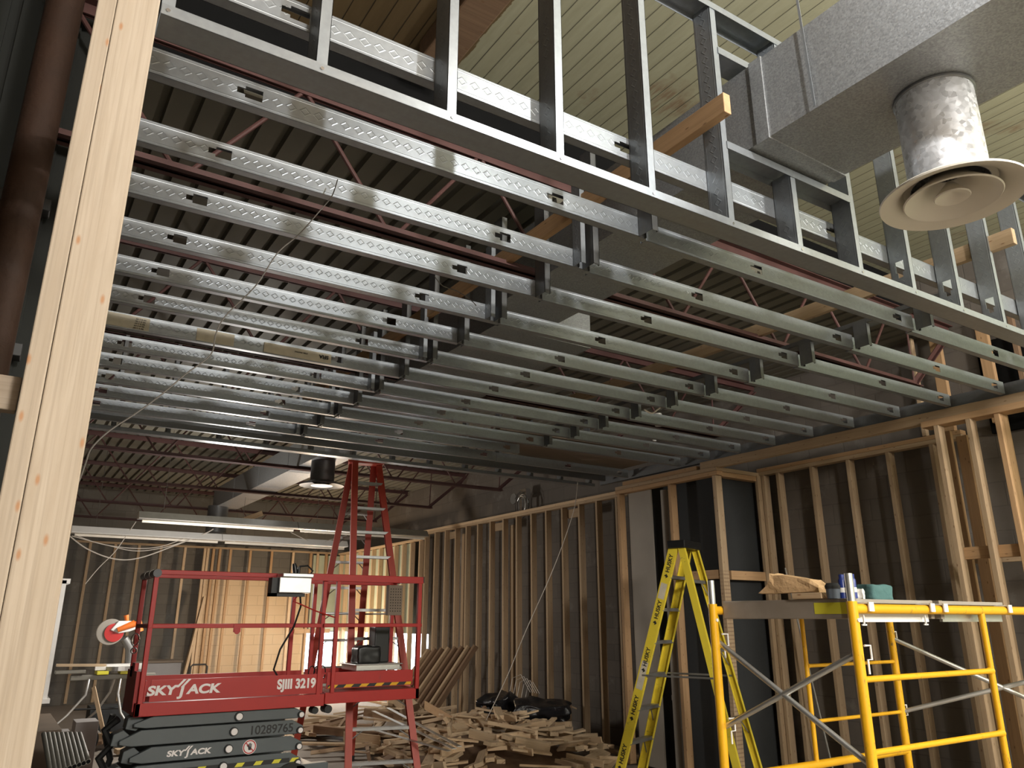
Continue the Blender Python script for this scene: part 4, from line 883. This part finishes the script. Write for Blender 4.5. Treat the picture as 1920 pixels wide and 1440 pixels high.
# ================================================================== SCRAP HEAP
random.seed(23)
def heap_z(x, y, c, rx, ry, h):
    d_ = ((x-c[0])/rx)**2+((y-c[1])/ry)**2; return h*max(0, 1-d_)
HC = (5.05, 8.5)
def scatter(n_, c, rx, ry, h, lmin, lmax, mats, lab, grp, tilt=.22, cat='wood scrap'):
    for i in range(n_):
        a = random.uniform(0, 6.28); r_ = math.sqrt(random.random()); x = c[0]+rx*r_*math.cos(a); y = c[1]+ry*r_*math.sin(a)
        if x > 6.0 or (x < 3.75 and y < 8.3): continue
        L_ = random.uniform(lmin, lmax); an = random.uniform(0, 3.14); tl = random.uniform(-tilt, tilt); z = heap_z(x, y, c, rx, ry, h)*random.uniform(.75, 1.0)+.03
        d_ = Vector((math.cos(an)*math.cos(tl), math.sin(an)*math.cos(tl), math.sin(tl))); c0 = Vector((x, y, z+abs(math.sin(tl))*L_/2))
        if c0.x+abs(d_.x)*L_/2 > 6.3: c0.x -= .3
        w, t_ = random.choice([(.089, .038), (.089, .038), (.065, .02), (.12, .02)]); up = Vector((random.uniform(-.3, .3), random.uniform(-.3, .3), 1))
        if random.random() < .25: up = Vector((1, .3, .15))
        o = member('wood_scrap', c0-d_*L_/2, c0+d_*L_/2, w, t_, random.choice(mats), up, bevel=0); tag(o, lab, cat, grp)
scatter(215, (5.05, 8.0), 1.3, 1.35, .44, .18, .55, ['pale', 'scrap', 'pale', 'scrap'], 'short sawn timber offcut in the scrap heap left of the yellow ladder', 'short offcuts in the scrap heap')
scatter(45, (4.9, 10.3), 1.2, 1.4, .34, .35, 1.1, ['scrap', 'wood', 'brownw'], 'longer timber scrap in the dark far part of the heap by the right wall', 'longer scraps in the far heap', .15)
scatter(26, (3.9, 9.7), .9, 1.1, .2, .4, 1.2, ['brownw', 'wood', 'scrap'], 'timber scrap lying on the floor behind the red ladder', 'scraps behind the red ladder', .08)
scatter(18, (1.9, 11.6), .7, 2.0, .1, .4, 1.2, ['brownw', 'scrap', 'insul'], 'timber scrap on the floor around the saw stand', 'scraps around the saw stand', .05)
obj_ = struct('floor_rubble', MB().lathe([(1.15, .0), (.8, .12), (.4, .2), (0, .24)], (5.0, 8.3, 0), 40), 'brownw')
for i, (a, b_, c_) in enumerate([((727, 1327), (862, 1400), 'uppermost'), ((700, 1333), (852, 1404), 'middle'), ((687, 1364), (842, 1408), 'lowest')]):
    p0 = onZ(*a, .30); p1 = onZ(*b_, .34)
    p0 = EYE+(p0-EYE)*.92; p1 = p1
    tag(member('metal_strip', p0, p1, .05, .006, 'alum'), f'{c_} of three long shiny metal strips in the scrap behind the red ladder', 'metal strip')
tag(member('wood_board', onY(1105, 1212+140, 8.6)+Vector((0, 0, .1)), onY(1045, 1330, 9.2)+Vector((0, 0, .1)), .02, .02, 'wood'), 'thin strip of wood by the black bin bags', 'wood scrap')
tag(member('wood_board', onZ(797, 1322, .45), onZ(848, 1352, .40), .02, .10, 'orange', (0, 0, 1)), 'orange board end on the heap below the leaning studs', 'board')
tag(member('wood_board', onZ(868, 1367, .22), onZ(910, 1325, .45), .05, .03, 'brownw'), 'brown stick rising from the far scraps', 'board')
# stack of studs leaning by the right wall
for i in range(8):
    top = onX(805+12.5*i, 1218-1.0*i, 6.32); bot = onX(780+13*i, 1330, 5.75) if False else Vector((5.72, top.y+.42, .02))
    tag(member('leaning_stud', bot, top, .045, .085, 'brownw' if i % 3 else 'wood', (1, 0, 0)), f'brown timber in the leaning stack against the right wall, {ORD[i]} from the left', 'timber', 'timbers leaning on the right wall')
# black bin bags
c = Vector((5.72, 8.95, .26))
g1 = thing('bin_bag', 'black plastic rubbish bag on the heap by the right wall, left one', 'bag', tuple(c)); bag('sack', None, None, tuple(c), (.48, .42, .36), 'blackbag', .3, 21, .55, g1, 2)
tag(bag('bin_bag', None, None, (5.95, 8.35, .24), (.52, .60, .34), 'blackbag', .9, 33, .5), 'black plastic rubbish bag on the heap by the right wall, right one', 'bag')
gw = thing('wire_bundle', 'loose straw coloured wires poking out behind the black rubbish bags', 'wires', (5.95, 8.8, .5))
for q in range(5): obj('wire', MB().tube([(5.95-.03*q, 8.75+.05*q, .45), (5.98, 8.7+.09*q, .68+.02*q), (5.96, 8.55+.07*q, .74+.02*q), (5.95, 8.4+.05*q, .62)], .004, 5), 'cable', gw)

# ================================================================== LEFT REAR: MITRE SAW, CARTONS, TUBES
sx, sy = 1.42, 11.2
st = thing('saw_stand', 'wheeled folding saw stand under the orange mitre saw', 'saw stand', (sx, sy, 0))
zt_ = .86; f1 = lambda x, y, z: (sx+x, sy+y, z)
obj('beam', MB().box(f1(-.45, -.05, zt_-.06), f1(.50, .05, zt_)).box(f1(-.62, -.08, zt_+.02), f1(-.30, .08, zt_+.06)).box(f1(.25, -.08, zt_-.14), f1(.52, .08, zt_-.07)), 'conduit', st, bevel=.006)
obj('mount', MB().box(f1(-.18, -.12, zt_), f1(-.05, .12, zt_+.04)).box(f1(.08, -.12, zt_), f1(.28, .12, zt_+.04)), 'decaly', st, bevel=.006)
for (xa, xb, ya) in ((-.25, -.58, -.15), (.05, -.2, .15), (.10, .22, -.15), (.45, .6, .15)):
    obj('leg', MB().tube([f1(xa, ya*.4, zt_-.05), f1(xa-.02, ya, zt_-.22), f1((xa+xb)/2-.02, ya, .42), f1(xb, ya*1.6, .30), f1(xb, ya*1.6, .03)], .014, 10), 'alum', st, smooth=True)
obj('cross_tube', MB().tube([f1(-.4, -.1, .48), f1(.5, -.1, .46)], .011, 8), 'dgrey', st)
obj('wheel', MB().tube([f1(-.22, -.26, .15), f1(-.22, -.20, .15)], .15, 24), 'black', st, smooth=True); obj('hub', MB().tube([f1(-.22, -.27, .15), f1(-.22, -.19, .15)], .05, 16), 'conduit', st, smooth=True)
sw = thing('mitre_saw', 'orange and white mitre saw with a red and pale round guard', 'mitre saw', (sx, sy, zt_+.04))
obj('base', MB().lathe([(0, 0), (.17, 0), (.17, .05), (0, .05)], f1(.08, 0, zt_+.04), 28).box(f1(-.20, -.05, zt_+.05), f1(.38, .05, zt_+.12)), 'alum', sw)
obj('arm', MB().tube([f1(.20, .05, zt_+.10), f1(.17, .03, zt_+.3), f1(.08, 0, zt_+.42)], [.06, .055, .05], 14), 'alumd', sw, smooth=True)
cz = zt_+.50; cxs = -.06
def disc(n, r, y0, y1, m, c_=(cxs, cz)): return obj(n, MB().tube([f1(c_[0], y0, c_[1]), f1(c_[0], y1, c_[1])], r, 32), m, sw, smooth=True)
tag(disc('guard', .155, -.06, .02, 'insul', (cxs-.03, cz)), 'pale round blade guard'); tag(disc('blade', .11, -.075, -.06, 'redplastic', (cxs+.01, cz-.01)), 'red blade disc')
obj('housing', MB().prism([(-.10, .02), (-.02, .13), (.14, .13), (.22, .04), (.12, .00), (.0, -.02)], -.04, .03, Matrix.Translation(f1(0, -.06, cz)) @ Matrix.Rotation(math.pi/2, 4, 'X')), 'white', sw, bevel=.01)
obj('motor', MB().tube([f1(-.02, -.09, cz+.02), f1(.17, -.09, cz+.10)], [.03, .045], 14), 'orangeplastic', sw, smooth=True); obj('motor', MB().tube([f1(.24, -.05, cz+.0), f1(.20, -.05, cz+.13)], .05, 16), 'orangeplastic', sw, smooth=True)
obj('handle', MB().tube([f1(.08, -.06, cz+.12), f1(.06, -.06, cz+.20)], [.022, .03], 12), 'orangeplastic', sw, smooth=True)
tag(member('wood_board', f1(-.62, -.02, zt_+.12), f1(.10, .0, zt_+.10), .09, .03, 'scrap'), 'pale board lying on the saw stand', 'board')
tag(member('wood_prop', f1(-.22, -.35, zt_-.12), f1(.03, -.47, .0), .02, .045, 'pale'), 'bright narrow board leaning under the saw stand', 'board')
for i, (a, b_, m, lb_) in enumerate([((.98, 9.9, .0), (1.20, 10.25, .46), 'carton', 'tall grey carton standing by the left window, front one'), ((.80, 10.1, .0), (.97, 10.5, .34), 'carton', 'small grey carton behind the tall one at the left'),
      ((1.32, 11.9, .04), (1.85, 12.3, .42), 'felt', 'dark green crate under the saw stand'), ((1.95, 13.2, .0), (2.62, 13.7, .88), 'carton', 'grey brown cabinet standing behind the left end of the scissor lift'), ((.55, 9.0, 0), (.78, 10.6, .50), 'board', 'low board sided box below the white window casing')]):
    o = obj('carton' if 'carton' in m else 'crate', MB().box(a, b_), m, bevel=.004); tag(o, lb_, 'box')
    if i == 0: text('A mondon', .03, Matrix(((1, 0, 0, 1.03), (0, 0, -1, 9.895), (0, 1, 0, .16), (0, 0, 0, 1))), 'decalk', o) if False else obj('printed_mark', MB().box((1.03, 9.897, .17), (1.15, 9.8995, .18)), 'decalk', o)
obj('cabinet_top', MB().box((1.93, 13.18, .88), (2.64, 13.72, .91)), 'board', bpy.data.objects['carton.002'])
tag(obj('cart_handle', MB().tube([(2.72, 13.0, .0), (2.72, 13.0, .82), (2.75, 13.0, .85), (2.93, 13.0, .85), (2.96, 13.0, .82), (2.96, 13.0, .0)], .014, 10), 'darkcable', smooth=True), 'dark loop handle of a cart between the cabinet and the lift', 'cart handle')
tg = 0
for i in range(9):
    p0 = onY(82+8.6*i, 1376+(i % 3), 8.3); p1 = onY(100+8.9*i, 1455-3.2*i, 7.55)
    p0 = onY(82+8.4*i, 1376, 7.9); p1 = onY(96+8.7*i, 1452-3*i, 7.2)
    t = thing('grey_tube', f'grey round tube in the row leaning at the lower left, {ORD[i]} from the left', 'tube', tuple(p1), 0, 'row of grey tubes')
    obj('shaft', MB().tube([tuple(p1), tuple(p0)], .019, 16), 'conduit', t, smooth=True); obj('bore', MB().tube([tuple(p1+(p1-p0).normalized()*.001), tuple(p1)], .015, 14), 'dark', t)
tag(obj('tube_crate', MB().box((.82, 7.45, 0), (1.16, 8.1, .17)), 'board'), 'low brown crate under the row of grey tubes', 'box')
ra = thing('red_bracket', 'upright red steel post with a pale red face at the bottom left, before the lift', 'bracket', (1.0, 6.3, 0))
obj('post', MB().box((.90, 6.3, 0), (.955, 6.42, .33)), 'red', ra, bevel=.004); obj('face_plate', MB().box((.955, 6.29, 0), (1.02, 6.40, .335)), 'red', ra, bevel=.004)
for i, (a, b_, m) in enumerate([((1.35, 9.9, .015), (2.6, 10.2, .015), 'insul'), ((1.2, 9.4, .015), (2.3, 9.55, .02), 'white'), ((1.5, 10.6, .05), (2.6, 10.7, .05), 'scrap')]):
    tag(member('floor_board', a, b_, .16, .05, m), ['grey plank on the floor left of the lift, farther', 'whitish plank on the floor left of the lift, nearest', 'pale beam on the floor under the saw stand wheels'][i], 'board')

# ================================================================== HANGING WIRES
def wire(name, label, pts, r, m, n=6): return tag(obj(name, MB().tube(pts, r, n), m, smooth=True), label, 'wire')
def curve3(P, steps=8):
    P = [Vector(p) for p in P]; out = []
    for i in range(len(P)-1):
        p0 = P[max(i-1, 0)]; p1 = P[i]; p2 = P[i+1]; p3 = P[min(i+2, len(P)-1)]
        for s_ in range(steps):
            t = s_/steps; out.append(.5*((2*p1)+(-p0+p2)*t+(2*p0-5*p1+4*p2-p3)*t*t+(-p0+3*p1-3*p2+p3)*t**3))
    out.append(P[-1]); return [tuple(p) for p in out]
wp = [(633, 337), (622, 368), (600, 395), (560, 440), (520, 475), (480, 535), (425, 590), (405, 625), (395, 665), (350, 700), (300, 742), (255, 775), (205, 808), (172, 840), (160, 870), (148, 902), (128, 935)]
wire('hanging_wire', 'long thin dark wire drooping below the joists at the left', curve3([onY(x, y, 2.56-.02*i) for i, (x, y) in enumerate(wp)]), .0023, 'darkcable')
rp = [(1083, 905, 7.25), (1075, 960, 7.3), (1040, 1060, 7.5), (985, 1185, 7.7), (950, 1270, 7.8), (905, 1362, 8.0), (880, 1395, 8.0)]
wire('rope', 'thin pale cord hanging from the far track down to the scrap heap', curve3([onY(*p) for p in rp]), .0045, 'cable')
for i, (P_, lb_) in enumerate([([(128, 1003), (165, 1030), (215, 1048), (262, 1046), (330, 1022), (385, 1000), (400, 992)], 'lowest pale cable swagged under the left strip light'), ([(135, 1005), (200, 1022), (255, 1033), (310, 1026), (360, 1010)], 'middle pale cable swagged under the left strip light'), ([(140, 1003), (190, 1020), (250, 1028), (300, 1025), (350, 1008)], 'upper pale cable swagged under the left strip light'), ([(255, 978), (240, 1000), (215, 1035), (185, 1065), (160, 1095)], 'thin wire running diagonally over the back wall at the left'), ([(545, 998), (590, 1018), (620, 1012), (650, 1004)], 'pale cable looped above the right end of the strip light')]):
    wire('swag_cable', lb_, curve3([onY(x, y, 12.55) for x, y in P_]), .009 if i == 0 else .006, 'cable')
wire('hanging_wire', 'short curled wire dangling between joists right of the splice', curve3([onY(x, y, 3.2) for x, y in [(815, 518), (830, 536), (855, 545), (880, 560), (893, 573)]]), .0025, 'darkcable')
wire('hanging_wire', 'white cable loop hanging by the right brackets', curve3([onY(x, y, 4.2) for x, y in [(1208, 768), (1222, 775), (1233, 768), (1240, 763)]]), .006, 'cable')
